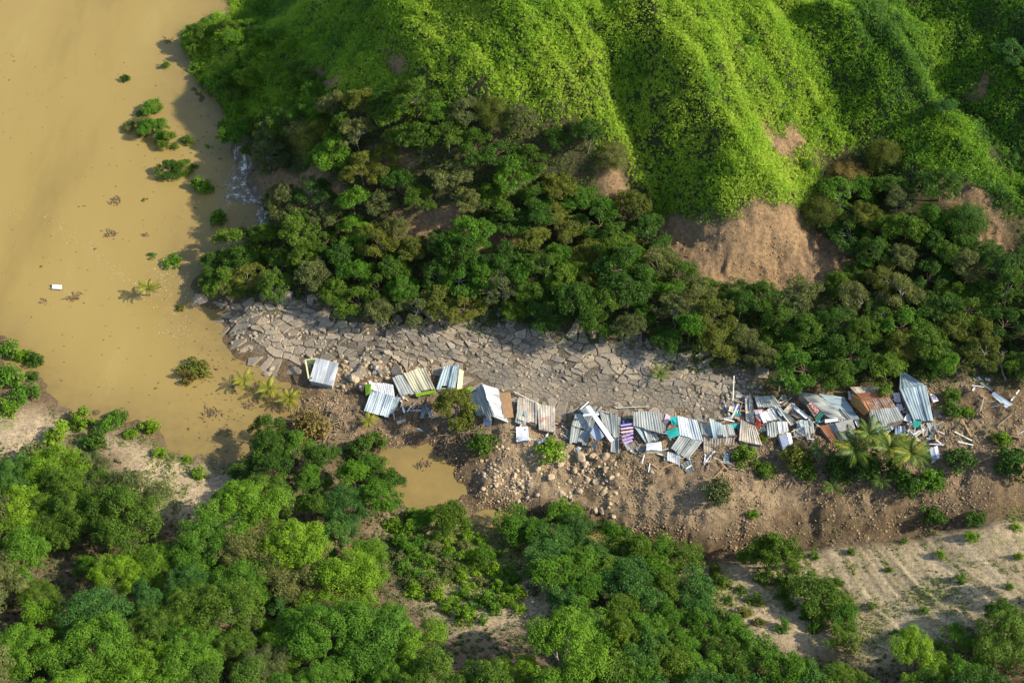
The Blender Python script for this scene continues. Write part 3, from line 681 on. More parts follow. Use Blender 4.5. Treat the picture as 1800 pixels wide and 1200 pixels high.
n3c = fill([(1190,985),(1260,990),(1320,1040),(1400,1110),(1330,1110),(1250,1070)], 2.6, ['shrub'], ['fresh green', 'mid-green', 'olive'], .6, 1.1, 1.0, seed=16)
n11 = fill([(560,20),(900,-10),(1300,-10),(1560,20),(1500,200),(1350,330),(1180,340),(1020,200),(760,150),(600,120)], 6.6, ['shrub'], ['bright green', 'fresh green', 'bright green', 'yellow-green'], .5, 1.05, .6, seed=19)
n10 = fill([(1400,960),(1800,920),(1800,1060),(1600,1120),(1480,1080)], 5.5, ['shrub'], ['fresh green', 'mid-green', 'yellow-green'], .4, .95, .8, seed=13)
from collections import Counter
print('KINDS', Counter(t_['kind'] for t_ in TREES))
print('TREES', n1, n2, n3, n4, n5, n6, n7, n8, n9, n10, len(TREES))

# --- labels: each plant told by its look and by the landmark it stands nearest to
LM = [('the white-roofed shack', 570, 650), ('the tan landslip scar', 1340, 450), ('the small bare cliff', 1075, 335), ('the muddy pond', 750, 830),
      ('the boulder pile', 980, 820), ('the tall blue-grey roof', 1608, 700), ('the bare sandy slope', 330, 850), ('the white rapids', 440, 330),
      ('the left end of the broken road', 440, 570), ('the middle of the broken road', 850, 600), ('the right end of the broken road', 1250, 650),
      ('the rilled bare slope', 1550, 1020), ('the bend of the creek', 1250, 960), ('the right part of the creek', 1650, 905), ('the yellowish bare patch in the wood', 800, 410),
      ('the brown stone patch by the water', 520, 330), ('the lower left corner', 0, 1200), ('the lower right corner', 1800, 1200), ('the bottom edge centre', 760, 1200),
      ('the sandy bank at left', 60, 760), ('the fallen pale branches', 1755, 650), ('the hill torrent', 492, 20), ('the upper right corner', 1800, 0),
      ('the clearing in the lower wood', 850, 1080), ('the sand gap right of the thicket', 1270, 1030), ('the grassy spur tip', 1340, 370), ('the steep green face', 760, 200)]
SEENL = {}
ORD = ['nearest', 'second nearest', 'third nearest', 'fourth nearest', 'fifth nearest', 'sixth nearest', 'seventh nearest', 'eighth nearest', 'ninth nearest', 'tenth nearest', 'eleventh nearest', 'twelfth nearest', 'thirteenth nearest', 'fourteenth nearest', 'fifteenth nearest', 'sixteenth nearest']
NOUN = {'feathery_tree': 'soft-crowned tree', 'broadleaf_tree': 'leafy tree', 'open_tree': 'thin-crowned tree', 'thicket_tree': 'thicket-tree', 'shrub': 'bush', 'rounded_tree': 'rounded tree', 'bare_tree': 'bare tree'}
for T_ in TREES:
    d = [math.hypot(T_['u']-a, T_['v']-b) for _, a, b in LM]; k = int(np.argmin(d))
    dx, dy = T_['u']-LM[k][1], T_['v']-LM[k][2]
    T_['colour'] = T_['colour'].replace(' ', '-'); side = ('right of' if dx > 0 else 'left of') if abs(dx) > abs(dy)*1.0 else ('below' if dy > 0 else 'above')
    T_['key'] = (T_['colour'], NOUN[T_['kind']], side, LM[k][0]); T_['d'] = d[k]
for T_ in TREES:
    if T_['fixed']: continue
    sib = sorted((q for q in TREES if q['key'] == T_['key'] and not q['fixed']), key=lambda q: q['d'])
    c, nn_, side, lm = T_['key']
    if len(sib) == 1: lab = f'only {c} {nn_} {side} {lm}'
    else: lab = f'{c} {nn_} {side} {lm}, {ORD[min(sib.index(T_), 15)]} to it'
    T_['root']['label'] = lab; T_['root']['group'] = ('bushes' if T_['kind'] == 'shrub' else 'trees')+' around '+lm
for T_ in TREES:
    if T_['fixed'] and 'group' not in T_['root']: T_['root']['group'] = 'bushes and trees around the landslide'

# --- ground cover (uncountable)
def cover(name, label, regions, n_leaf, leaf, rad, hgt, mat, seed, tint=None, asp=.38):
    r = np.random.RandomState(seed); PV = []; TT = []
    for (M, dens) in regions:
        # M: mask grid; sample cells by weight
        cell = M*np.outer(np.gradient(xs), np.gradient(ys))*dens
        cell = cell.ravel(); nn = r.poisson(cell.sum()); 
        pick = np.searchsorted(np.cumsum(cell), r.uniform(0, cell.sum(), nn))
        i, j = np.unravel_index(np.minimum(pick, cell.size-1), M.shape)
        x = xs[i]+r.uniform(-.5, .5, nn)*np.gradient(xs)[i]; y = ys[j]+r.uniform(-.5, .5, nn)*np.gradient(ys)[j]; z = H(x, y)
        k = z > .1; x, y, z = x[k], y[k], z[k]
        u, v = to_px(x, y, z); k = (u > -150) & (u < 1950) & (v > -90) & (v < 1290); x, y, z = x[k], y[k], z[k]
        rr = rad*(.42+1.6*r.rand(len(x))**2.6)*(1+.45*fbm(x, y, 7, 2, seed+5))
        hh = hgt/rad
        C = np.stack([x, y, z-.05], 1)
        d = sph(len(C)*n_leaf, r, 0.02); CC_ = np.repeat(C, n_leaf, 0); R2 = np.repeat(rr, n_leaf)
        P = CC_ + d*R2[:, None]*np.array([1, 1, hh])*(r.uniform(.5, 1.05, len(d)))[:, None]
        Nn = d+r.normal(size=d.shape)*.42+[0, 0, .25]
        PV.append(strokes(P, Nn, d+r.normal(size=d.shape)*.45+[0, 0, .5], leaf*r.uniform(.6, 1.5, len(P)), r, asp))
        tt = (tint(x, y) if tint else .5+.5*fbm(x, y, 10, 3, seed+9)) + r.normal(size=len(x))*.10
        TT.append(np.clip(np.repeat(tt, n_leaf)+r.normal(size=len(P))*.045, 0, 1))
    Vv = np.concatenate(PV); T2 = np.concatenate(TT)
    print(name, len(Vv)//4)
    me = new_mesh(name, Vv, quads=quads_for(len(Vv)), attrs={'tint': ('FACE', 'FLOAT', T2)})
    return add(name, me, mat, kind='stuff', label=label, category='vegetation')
def m_cover(name, stops, transl=.3):
    m, t = nt(name); a = N(t, 'ShaderNodeAttribute', attribute_name='tint')
    c = ramp(t, a.outputs['Fac'], stops); finish(t, c, .6, .2, transl=transl); return m
bare = np.clip(m_scarp*1.3, 0, 1)
def hill_tint(x, y):
    u, v = to_px(x, y, H(x, y))
    t_ = .50+.42*fbm(x, y, 16, 4, 140)+.25*fbm(x, y, 3.5, 2, 145)
    t_ += .16*sstep(650, 800, u)*(1-sstep(1350, 1500, u)) - .22*sstep(1450, 1700, u) - .18*sstep(150, 320, v)*(u < 1000)
    return t_
thin = np.clip(.55+1.6*(fbm(GX, GY, 5, 3, 150)+.42), 0, 1)
cover('hillside_grass', 'bright tall grass and low scrub carpeting the steep hillside', [(m_hill*(1-bare)*thin, 8.5), (m_hill*(1-bare)*np.clip(fbm(GX, GY, 4, 3, 155)*2.2+.1, 0, 1), 3.0)], 18, .44, .66, .85,
      m_cover('hill_leaf', [(0, (.055, .12, .022)), (.24, (.105, .23, .020)), (.45, (.205, .365, .022)), (.68, (.31, .455, .030)), (1, (.41, .50, .06))], .45), 21, hill_tint, .24)
cover('undergrowth', 'dark low undergrowth between the trees of the woods', [(m_wood*(1-bare)*np.clip(.2+fbm(GX, GY, 6, 3, 160)*1.6+.45, 0, 1), 4.6)], 13, .32, .7, .95,
      m_cover('undergrowth_leaf', [(0, (.045, .085, .014)), (.5, (.075, .13, .018)), (1, (.14, .16, .035))]), 22)
lowwood = np.clip(mask(world_poly([(-80,800),(170,780),(260,900),(420,930),(430,770),(560,770),(700,840),(690,930),(880,930),(1000,900),(1180,960),(1270,1080),(1480,1180),(1700,1100),(1860,1040),(1860,1290),(-80,1290)]), 4), 0, 1)
cover('lower_undergrowth', 'green low growth under the trees of the near woods', [(lowwood*(1-m_sand*.75)*(.5+.5*nmid), 2.6)], 12, .34, .65, .8,
      m_cover('lower_growth_leaf', [(0, (.02, .05, .01)), (.5, (.04, .085, .012)), (1, (.08, .12, .02))]), 23)
patch = np.clip(fbm(GX, GY, 7, 4, 170)*2.2-.15, 0, 1)
cover('sand_grass', 'sparse yellow-green grass patches on the bare sandy slopes', [(m_sand*patch*(1-.2*m_rill), 9.0), (m_rill*sstep(.05, .4, strk)*np.clip(fbm(GX, GY, 12, 3, 190)+.7, 0, 1), 7.0), (np.clip(mask(world_poly([(690,890),(830,890),(900,960),(960,1030),(900,1060),(800,1050),(700,1020)]), 4)*(.6+patch), 0, 1), 9.0)], 9, .26, .34, .4,
      m_cover('sand_grass_leaf', [(0, (.07, .13, .02)), (.5, (.15, .20, .03)), (1, (.27, .27, .07))]), 24)
cover('slope_weeds', 'scattered weeds on the brown landslide earth', [(m_deb*(1-m_road)*np.clip(fbm(GX, GY, 6, 3, 180)*2-.5, 0, 1)*mask(world_poly([(1280,760),(1640,700),(1660,660),(1850,650),(1850,880),(1600,915),(1440,870)]), 6), 2.2)], 9, .26, .36, .38,
      m_cover('weed_leaf', [(0, (.05, .075, .02)), (.5, (.10, .12, .03)), (1, (.2, .19, .06))]), 25)
# ================================================================== broken road
def clip_half(poly, a, b, c):
    out = []; m = len(poly)
    for i in range(m):
        p, q = poly[i], poly[(i+1) % m]; dp = a*p[0]+b*p[1]-c; dq = a*q[0]+b*q[1]-c
        if dp <= 0: out.append(p)
        if dp*dq < 0: t_ = dp/(dp-dq); out.append((p[0]+(q[0]-p[0])*t_, p[1]+(q[1]-p[1])*t_))
    return out
rr = np.random.RandomState(31)
RP = np.array(ROAD); lo, hi = RP.min(0), RP.max(0)
FINE, BIG, LEFT = np.array(ROADFINE), np.array(ROADBIG), np.array(ROADLEFT)
cand = rr.uniform(lo, hi, (14000, 2)); cand = cand[inside(RP, cand[:, 0], cand[:, 1])]
inf = inside(FINE, cand[:, 0]+rr.normal(size=len(cand))*.8, cand[:, 1]+rr.normal(size=len(cand))*.8)
inb = inside(BIG, cand[:, 0], cand[:, 1]); inl = inside(LEFT, cand[:, 0], cand[:, 1])
rad = np.where(inf, .74, np.where(inb, 1.45, np.where(inl, 1.35, .98)))*np.exp(rr.normal(size=len(cand))*.32)
_keep = rr.rand(len(cand)) < .85/(rad**2*14000/np.prod(hi-lo)); cand, rad = cand[_keep], rad[_keep]
pts = []; prad = []
cell = {}
for c, q in zip(cand, rad):
    k = (int(c[0]//2), int(c[1]//2)); ok = True
    for di in (-1, 0, 1):
        for dj in (-1, 0, 1):
            for m in cell.get((k[0]+di, k[1]+dj), ()):
                if (pts[m][0]-c[0])**2+(pts[m][1]-c[1])**2 < (.31*(q+prad[m]))**2: ok = False; break
            if not ok: break
        if not ok: break
    if ok: cell.setdefault(k, []).append(len(pts)); pts.append(c); prad.append(q)
pts = np.array(pts)
def squash(q): q = np.asarray(q, float); return np.stack([q[..., 0], (q[..., 1]+.16*q[..., 0])*1.55], -1)
def unsquash(q): q = np.asarray(q, float); return np.stack([q[..., 0], q[..., 1]/1.55-.16*q[..., 0]], -1)
SQP = squash(pts)
def m_slab(name, c):
    m, t = nt(name); oi = N(t, 'ShaderNodeObjectInfo'); p = geo_pos(t)
    n1 = noise(t, p, 2.5, 6, .7); n2 = noise(t, p, .25, 3)
    a = ramp(t, n1, [(.3, tuple(x*.62 for x in c)), (.55, c), (.75, tuple(x*1.25 for x in c))])
    b = ramp(t, n2, [(.35, (.82, .84, .86)), (.65, (1.1, 1.04, .94))]); a = mixc(t, 1, a, b, 'MULTIPLY')
    o = ramp(t, oi.outputs['Random'], [(0, (.8, .8, .8)), (1, (1.2, 1.19, 1.16))]); a = mixc(t, 1, a, o, 'MULTIPLY')
    finish(t, a, .9, .15, n1, .5, .06); return m
M_SLAB = m_slab('cracked_concrete', (.275, .228, .168)); M_RUB = m_slab('grey_rubble', (.25, .21, .155)); M_STONE = m_slab('tan_stone', (.36, .28, .185))
slabs = []
for i, c in enumerate(pts):
    cs = SQP[i]; d2 = ((SQP-cs)**2).sum(1); nb = np.argsort(d2)[1:24]
    P = [(cs[0]-4, cs[1]-5), (cs[0]+4, cs[1]-5), (cs[0]+4, cs[1]+5), (cs[0]-4, cs[1]+5)]
    for j in nb:
        dx, dy = SQP[j]-cs; mx, my = (SQP[j]+cs)/2
        P = clip_half(P, dx, dy, dx*mx+dy*my)
        if len(P) < 3: break
    if len(P) < 3: continue
    P = unsquash(np.array(P)); ct = P.mean(0); fine = bool(inside(FINE, np.array([c[0]]), np.array([c[1]]))[0])
    if abs(P-c).max() > 3.4: P = ct+(P-ct)*.6
    big = bool(inside(BIG, np.array([c[0]]), np.array([c[1]]))[0]); left = bool(inside(LEFT, np.array([c[0]]), np.array([c[1]]))[0])
    rough_zone = fbm(np.array([c[0]]), np.array([c[1]]), 9, 2, 410)[0]
    if not fine and rr.rand() < (.05 if big else .09)+max(0, rough_zone)*.6+.22*math.exp(-((c[0]+24)/7)**2)+.5*float(sstep(24, 44, c[0])): continue
    area = .5*abs(np.dot(P[:, 0], np.roll(P[:, 1], 1))-np.dot(P[:, 1], np.roll(P[:, 0], 1)))
    k = (rr.uniform(.93, .965) if fine else rr.uniform(.90, .96) if big else rr.uniform(.88, .955))
    Q_ = ct+(P-ct)*k
    # ragged edges
    RG = []
    for a_, b_ in zip(Q_, np.roll(Q_, -1, 0)):
        RG.append(a_); L = np.hypot(*(b_-a_))
        if L > .7: RG.append((a_+b_)/2+rr.normal(size=2)*L*.045)
    Q_ = np.array(RG)
    th = .14 if fine else rr.uniform(.2, .38)
    tilt = rr.normal(size=2)*(.02 if fine else .04 if big else .075); 
    zf = .55+2.6*max(0, rough_zone)+(1.6*math.exp(-((ct[0]+24)/7)**2)) if not fine else 1.0
    tilt = tilt*zf; Q_ = ct+(Q_-ct)*(1-.05*max(0, min(2, zf-.8)))
    if left: tilt = tilt+np.array([.06, -.10])
    lift = .02 if fine else rr.uniform(.03, .18) + (abs(tilt).sum()*.3)
    slabs.append((area, ct, Q_, th, tilt, lift, fine, c))
slabs.sort(key=lambda s: -s[0])
def slab_geo(s, local=True):
    area, ct, Q_, th, tilt, lift, fine, c = s
    eps = .6; zx = float(np.clip((H(ct[0]+eps, ct[1])-H(ct[0]-eps, ct[1]))/(2*eps), -.4, .4)); zy = float(np.clip((H(ct[0], ct[1]+eps)-H(ct[0], ct[1]-eps))/(2*eps), -.4, .4))
    z0 = float(H(*ct)); rel = Q_-ct
    top = lift + rel[:, 0]*(zx+tilt[0])+rel[:, 1]*(zy+tilt[1]) + rr.normal(size=len(rel))*.02
    m = len(rel)
    inner = rel*.93
    V = np.concatenate([np.column_stack([inner, top+.03]), np.column_stack([rel, top-.03]), np.column_stack([rel*1.02, top-th-.25])])
    F = [tuple(range(m))] + [(i, i+m, (i+1) % m+m, (i+1) % m) for i in range(m)] + [(i+m, i+2*m, (i+1) % m+2*m, (i+1) % m+m) for i in range(m)]
    # keep winding outward
    ar = np.dot(rel[:, 0], np.roll(rel[:, 1], -1))-np.dot(rel[:, 1], np.roll(rel[:, 0], -1))
    if ar < 0: F = [tuple(reversed(f)) for f in F]
    return V, F, (ct[0], ct[1], z0)
ZN = [('tilted steps at the water-side left end of the road', 360, 560), ('jumble of road pieces above the white-roofed shack', 600, 600), ('crumbled road stretch above the grey two-piece roof', 700, 610),
      ('close-packed blocks in the left middle of the road', 830, 610), ('large blocks in the centre of the road', 960, 615), ('broad blocks right of the road centre', 1090, 640),
      ('flat blocks left of the small roadside palm', 1130, 655), ('blocks at the right end of the road', 1230, 665), ('finely cracked lower edge above the pale rusty sheets', 930, 680), ('finely cracked lower edge above the grey sheets', 1080, 695), ('finely cracked lower right corner of the road', 1220, 712)]
A_ = Acc(); ind = 0
for s in slabs:
    V_, F_, o_ = slab_geo(s)
    if ind < 260 and not (s[6] and s[0] < 1.1):
        me = new_mesh('pavement_fragment', V_, polys=F_)
        u, v = to_px(*[np.array(q) for q in o_]); zn = min(ZN, key=lambda q: math.hypot(q[1]-u, (q[2]-v)*2))[0]
        ob = add('pavement_fragment', me, M_SLAB); ob.location = o_
        sz = 'big' if s[0] > 3 else 'medium' if s[0] > 1.7 else 'small'
        ob['label'] = f'{sz} loose grey slab among the {zn}'; ob['category'] = 'slab'; ob['kind'] = 'thing'; ob['group'] = f'{sz} slabs among the {zn}'
        ind += 1
    else: A_.put(V_+np.array(o_), F_)
add('broken_pavement', A_.mesh('broken_pavement', False), M_SLAB, kind='stuff', label='small cracked pieces of the destroyed grey road', category='rubble')
print('SLABS', len(slabs), ind)

# --- stones
def rock_geo(r, subd=False):
    ph = (1+5**.5)/2
    v = np.array([(-1, ph, 0), (1, ph, 0), (-1, -ph, 0), (1, -ph, 0), (0, -1, ph), (0, 1, ph), (0, -1, -ph), (0, 1, -ph), (ph, 0, -1), (ph, 0, 1), (-ph, 0, -1), (-ph, 0, 1)])/1.9
    f = [(0, 11, 5), (0, 5, 1), (0, 1, 7), (0, 7, 10), (0, 10, 11), (1, 5, 9), (5, 11, 4), (11, 10, 2), (10, 7, 6), (7, 1, 8), (3, 9, 4), (3, 4, 2), (3, 2, 6), (3, 6, 8), (3, 8, 9), (4, 9, 5), (2, 4, 11), (6, 2, 10), (8, 6, 7), (9, 8, 1)]
    if subd:
        v = list(map(np.array, v)); cache = {}; nf = []
        def mid(a, b):
            k = (min(a, b), max(a, b))
            if k not in cache: m = v[a]+v[b]; v.append(m/np.linalg.norm(m)); cache[k] = len(v)-1
            return cache[k]
        for a, b, c in f:
            x, y, z = mid(a, b), mid(b, c), mid(c, a); nf += [(a, x, z), (b, y, x), (c, z, y), (x, y, z)]
        v = np.array(v); f = nf
        for _ in range(4):      # planar chips
            nrm = unit(r.normal(size=3)); h = r.uniform(.55, .8); d = v@nrm; v = v-np.where(d > h, d-h, 0)[:, None]*nrm
    v = v*(1+r.normal(size=(len(v), 1))*.09)*np.array([r.uniform(.75, 1.3), r.uniform(.75, 1.2), r.uniform(.55, .9)])
    return v, np.array(f)
RK = [rock_geo(np.random.RandomState(700+i)) for i in range(14)]
def scatter_rocks(name, label, M, dens, smin, smax, mat, seed, power=3.0):
    r = np.random.RandomState(seed); cell = (M*np.outer(np.gradient(xs), np.gradient(ys))*dens).ravel()
    nn = r.poisson(cell.sum()); pick = np.minimum(np.searchsorted(np.cumsum(cell), r.uniform(0, cell.sum(), nn)), cell.size-1)
    i, j = np.unravel_index(pick, M.shape); x = xs[i]+r.uniform(-.2, .2, nn); y = ys[j]+r.uniform(-.2, .2, nn); z = H(x, y)
    s = smin+(smax-smin)*r.uniform(0, 1, nn)**power
    VV, FF, off = [], [], 0
    for q in range(nn):
        if z[q] < .03: continue
        v, f = RK[r.randint(14)]; a = r.uniform(0, 6.28); c_, s_ = math.cos(a), math.sin(a)
        w = v*s[q]; VV.append(np.column_stack([w[:, 0]*c_-w[:, 1]*s_+x[q], w[:, 0]*s_+w[:, 1]*c_+y[q], w[:, 2]+z[q]+s[q]*.05])); FF.append(f+off); off += len(v)
    print(name, len(VV))
    return add(name, new_mesh(name, np.concatenate(VV), tris=np.concatenate(FF)), mat, kind='stuff', label=label, category='rubble')
scatter_rocks('road_rubble', 'grey chips and lumps lying between the broken road slabs', m_road*(1-m_fine*.8)*np.clip(fbm(GX, GY, 6, 3, 420)+.55, 0, 1.2), 4.2, .08, .42, M_RUB, 41)
boul = mask(world_poly([(855,800),(930,775),(1000,775),(1060,810),(1070,860),(1040,910),(960,905),(880,880),(840,860)]), 4)
scatter_rocks('stone_rubble', 'tan stones spilled down the earth slope below the houses', boul*np.clip(.5+fbm(GX, GY, 4, 2, 430), .1, 1), 8.0, .08, .42, M_STONE, 42, 3.5)
scatter_rocks('slope_gravel', 'small brown clods and stones over the slumped earth', np.clip(m_deb*(1-m_road), 0, 1)*np.clip(.4+fbm(GX, GY, 5, 3, 440)*1.4, .08, 1), 22.0, .045, .22, m_slab('brown_clods', (.24, .175, .105)), 43, 3)
scatter_rocks('scarp_rubble', 'tan lumps of earth on the landslip scars', m_scarp*np.clip(fbm(GX, GY, 3, 3, 445)+.5, 0, 1), 5.0, .04, .22, m_slab('tan_clods', (.28, .19, .10)), 44, 3)
scatter_rocks('foot_rubble', 'stones around the shacks at the road edge', mask(world_poly([(590,640),(680,630),(770,640),(770,670),(690,665),(640,680),(600,680)]), 3), 3.5, .08, .5, M_STONE, 45, 3)
rb = np.random.RandomState(77)
BOUL = [(655+0,0)]
bl = [(1020,802,.95),(1064,801,.75),(1030,815,.7),(985,815,.6),(1010,826,.55),(1032,842,.6),(1065,823,.65),(1050,845,.7),(945,822,.55),(968,838,.6),(988,866,.65),(1018,862,.7),(935,800,.5),(1062,862,.5),(1044,896,.6),(1058,897,.55),(1008,893,.5),(905,835,.5),(930,850,.55),(1000,845,.5),(1075,838,.45),(1042,800,.55),(1000,800,.5),(955,800,.45),(975,795,.5),(1145,829,.6),(624,664,.95),(612,660,.7),(633,650,.6),(604,642,.55),(662,645,.6),(600,625,.5),(470,655,.9),(478,648,.6),(640,676,.6)]
for (u, v, s) in bl:
    p = hit(u, v, .2); ve, fa = rock_geo(rb, True)
    ob = add('boulder', new_mesh('boulder', ve*s, tris=fa), M_STONE); ob.location = (p[0], p[1], float(H(p[0], p[1]))+s*.06); ob.rotation_euler = (0, 0, rb.uniform(0, 6))
    ob['category'] = 'boulder'
    if u < 500: ob['label'] = 'brown boulder at the waterline under the left end of the road'; ob['group'] = 'boulders at the waterline'
    elif u < 680: ob['label'] = 'tan boulder between the white-roofed shack and the two-piece grey roof'; ob['group'] = 'boulders right of the white-roofed shack'
    elif u == 1145: ob['label'] = 'lone pale boulder on the earth slope below the freezer'
    else: ob['label'] = ('large' if s > .62 else 'smaller')+' tan boulder in the tumbled stone pile below the tin houses'; ob['group'] = ('large' if s > .62 else 'smaller')+' boulders of the stone pile'

# ================================================================== houses
def m_tin(name, c, rust=0.0, rcol=(.23, .085, .035), metal=.08, rough=.5):
    m, t = nt(name); uvn = N(t, 'ShaderNodeUVMap', uv_map='uv'); oi = N(t, 'ShaderNodeObjectInfo')
    mp = N(t, 'ShaderNodeMapping'); t.links.new(uvn.outputs[0], mp.inputs[0]); mp.inputs['Scale'].default_value = (1.6, .22, 1)
    ad = N(t, 'ShaderNodeVectorMath', operation='ADD'); t.links.new(mp.outputs[0], ad.inputs[0]); t.links.new(oi.outputs['Location'], ad.inputs[1])
    n1 = noise(t, ad.outputs[0], 1.0, 5, .65); p = geo_pos(t); n2 = noise(t, p, .9, 5, .7)
    vor = N(t, 'ShaderNodeTexVoronoi'); mp2 = N(t, 'ShaderNodeMapping'); mp2.inputs['Scale'].default_value = (1.15, .32, 1); t.links.new(uvn.outputs[0], mp2.inputs[0]); vor.inputs['Scale'].default_value = 1.0
    t.links.new(mp2.outputs[0], vor.inputs['Vector'])
    a = ramp(t, n1, [(.28, tuple(x*.55 for x in c)), (.5, c), (.72, tuple(min(.9, x*1.3) for x in c))])
    sp = N(t, 'ShaderNodeSeparateColor'); t.links.new(vor.outputs['Color'], sp.inputs[0])
    b = ramp(t, sp.outputs[0], [(0, (.72, .74, .76)), (1, (1.16, 1.15, 1.12))]); a = mixc(t, 1, a, b, 'MULTIPLY')
    if rust:
        f = ramp(t, n2, [(.62-.35*rust, (0, 0, 0)), (.74-.32*rust, (1, 1, 1))])
        g = ramp(t, n1, [(.3, (.5, .5, .5)), (.6, (1, 1, 1))]); f = mixc(t, 1, f, g, 'MULTIPLY')
        a = mixc(t, f, a, rcol)
    finish(t, a, .62, .22, n1, .25, .03, metal=metal); return m
def m_flat(name, c, rough=.7, var=.3, metal=0):
    m, t = nt(name); p = geo_pos(t); n1 = noise(t, p, 1.8, 5, .7)
    a = ramp(t, n1, [(.3, tuple(x*(1-var) for x in c)), (.65, tuple(min(.9, x*(1+var*.4)) for x in c))])
    finish(t, a, rough, .3, n1, .3, .02, metal=metal); return m
TIN = {'grey': m_tin('grey_tin', (0.281, 0.290, 0.257)), 'blue': m_tin('bluish_tin', (0.238, 0.299, 0.309)), 'white': m_tin('white_tin', (0.540, 0.531, 0.498)), 'pale': m_tin('pale_tin', (0.415, 0.372, 0.292), .35, (.30, .16, .10)),
       'cream': m_tin('cream_tin', (0.394, 0.357, 0.240)), 'dark': m_tin('dark_tin', (0.156, 0.174, 0.163)), 'rusty': m_tin('rusty_tin', (0.301, 0.270, 0.206), .62), 'rust': m_tin('rusted_tin', (0.312, 0.125, 0.051), 1.1, (.24, .10, .045)),
       'silver': m_tin('pale_blue_tin', (0.436, 0.483, 0.480)), 'brown': m_tin('brownish_grey_tin', (0.249, 0.213, 0.163), .25, (.2, .14, .09))}
FL = {'lime': m_flat('lime_paint', (.22, .42, .02)), 'yellow': m_flat('pale_yellow_paint', (.55, .53, .25)), 'teal': m_flat('teal_paint', (.02, .34, .30)), 'wood': m_flat('weathered_wood', (.24, .19, .14), .85, .45), 'ply': m_flat('brown_plywood', (.30, .175, .085), .8, .3),
      'purple': m_flat('purple_paint', (.40, .29, .56)), 'pink': m_flat('pale_pink_paint', (.58, .42, .44)), 'red': m_flat('red_paint', (.42, .04, .03)), 'white': m_flat('white_enamel', (.66, .66, .68), .4, .12), 'blockgrey': m_flat('grey_cement', (.32, .31, .28), .9, .3),
      'steel': m_flat('blue_grey_metal', (.24, .28, .35), .45, .15), 'dark': m_flat('dark_wood', (.07, .055, .045), .9, .4), 'green': m_flat('grass_green_paint', (.16, .28, .06)), 'mint': m_flat('mint_paint', (.05, .45, .34)), 'bluep': m_flat('blue_plastic', (.03, .10, .35)),
      'signgreen': m_flat('dark_green_paint', (.02, .14, .10)), 'signred': m_flat('sign_red_paint', (.38, .03, .04)), 'cream': m_flat('cream_paint', (.62, .57, .42), .6, .2), 'cloth': m_flat('dirty_white_cloth', (.62, .56, .58), .9, .25), 'orange': m_flat('orange_wood', (.38, .20, .07), .8, .45)}
rh = np.random.RandomState(91)
def corner(u, v, h):
    return hit(u, v, h)
def sheet(name, root, quad, hs, mat, wave=.36, amp=.016, turn=False, jag=.05, sag=.13, rowsn=9, th=.035, label=None):
    """ribbed sheet; ribs run from the first edge (corner 0-1) towards the last (3-2)"""
    C = np.array([corner(u, v, h*.64) for (u, v), h in zip(quad, hs)])
    if turn: C = np.roll(C, -1, 0)
    wdt = .5*(np.linalg.norm(C[1]-C[0])+np.linalg.norm(C[2]-C[3])); hgt = .5*(np.linalg.norm(C[3]-C[0])+np.linalg.norm(C[2]-C[1]))
    nu = int(np.clip(wdt/min(wave, .42)*5, 6, 150)); nv = rowsn
    s = np.linspace(0, 1, nu+1)[:, None]; tt = np.linspace(0, 1, nv+1)[None, :]
    pan = np.floor(s*wdt/.95+rh.rand()).astype(int); pr = rh.normal(size=(400,)); j0 = pr[pan]*jag; j1 = pr[pan+100]*jag; st = pr[pan+200]*.045*min(1, amp/.016)
    T_ = (0+j0*.6)*(1-tt)+(1+j1)*tt
    w4 = [(1-s)*(1-T_), s*(1-T_), s*T_, (1-s)*T_]
    P = sum(w[..., None]*c for w, c in zip(w4, C))
    nrm = np.cross(C[1]-C[0], C[3]-C[0]); nrm = nrm/np.linalg.norm(nrm); nrm = nrm if nrm[2] > 0 else -nrm
    d = min(amp, .028)*np.sin(s*wdt/min(wave, .42)*2*math.pi) + st + 0*tt
    d = d - sag*np.sin(math.pi*tt)*np.sin(math.pi*s)*(.4+.6*rh.rand()) + fbm(s*wdt+rh.rand()*90, tt*hgt+rh.rand()*90, 1.6, 2, 300)*sag*.9
    P = P + d[..., None]*nrm
    n_ = (nu+1)*(nv+1); top = P.reshape(-1, 3); bot = top-nrm*th
    ii = np.arange(n_).reshape(nu+1, nv+1)
    Qt = np.stack([ii[:-1, :-1], ii[1:, :-1], ii[1:, 1:], ii[:-1, 1:]], -1).reshape(-1, 4)
    a_, b_, c_ = top[Qt[0, 0]], top[Qt[0, 1]], top[Qt[0, 3]]
    if np.dot(np.cross(b_-a_, c_-a_), nrm) < 0: Qt = Qt[:, ::-1]
    edge = np.concatenate([ii[:, 0], ii[-1, 1:], ii[::-1, -1][1:], ii[0, ::-1][1:]]); e2 = np.roll(edge, -1)
    Qe = np.stack([edge, e2, e2+n_, edge+n_], -1)
    UV = np.stack([s*wdt+0*tt, tt*hgt+0*s], -1).reshape(-1, 2)+rh.rand(2)*30
    Vv = np.concatenate([top, bot])
    loc = np.array(root.location) if root is not None else Vv.mean(0)
    me = new_mesh(name, Vv-loc, quads=np.concatenate([Qt, Qt[:, ::-1]+n_, Qe]), smooth=False, uv=np.concatenate([UV, UV]))
    o = add(name, me, mat, root)
    if root is None: o.location = loc
    if label: o['label'] = label
    return o, C
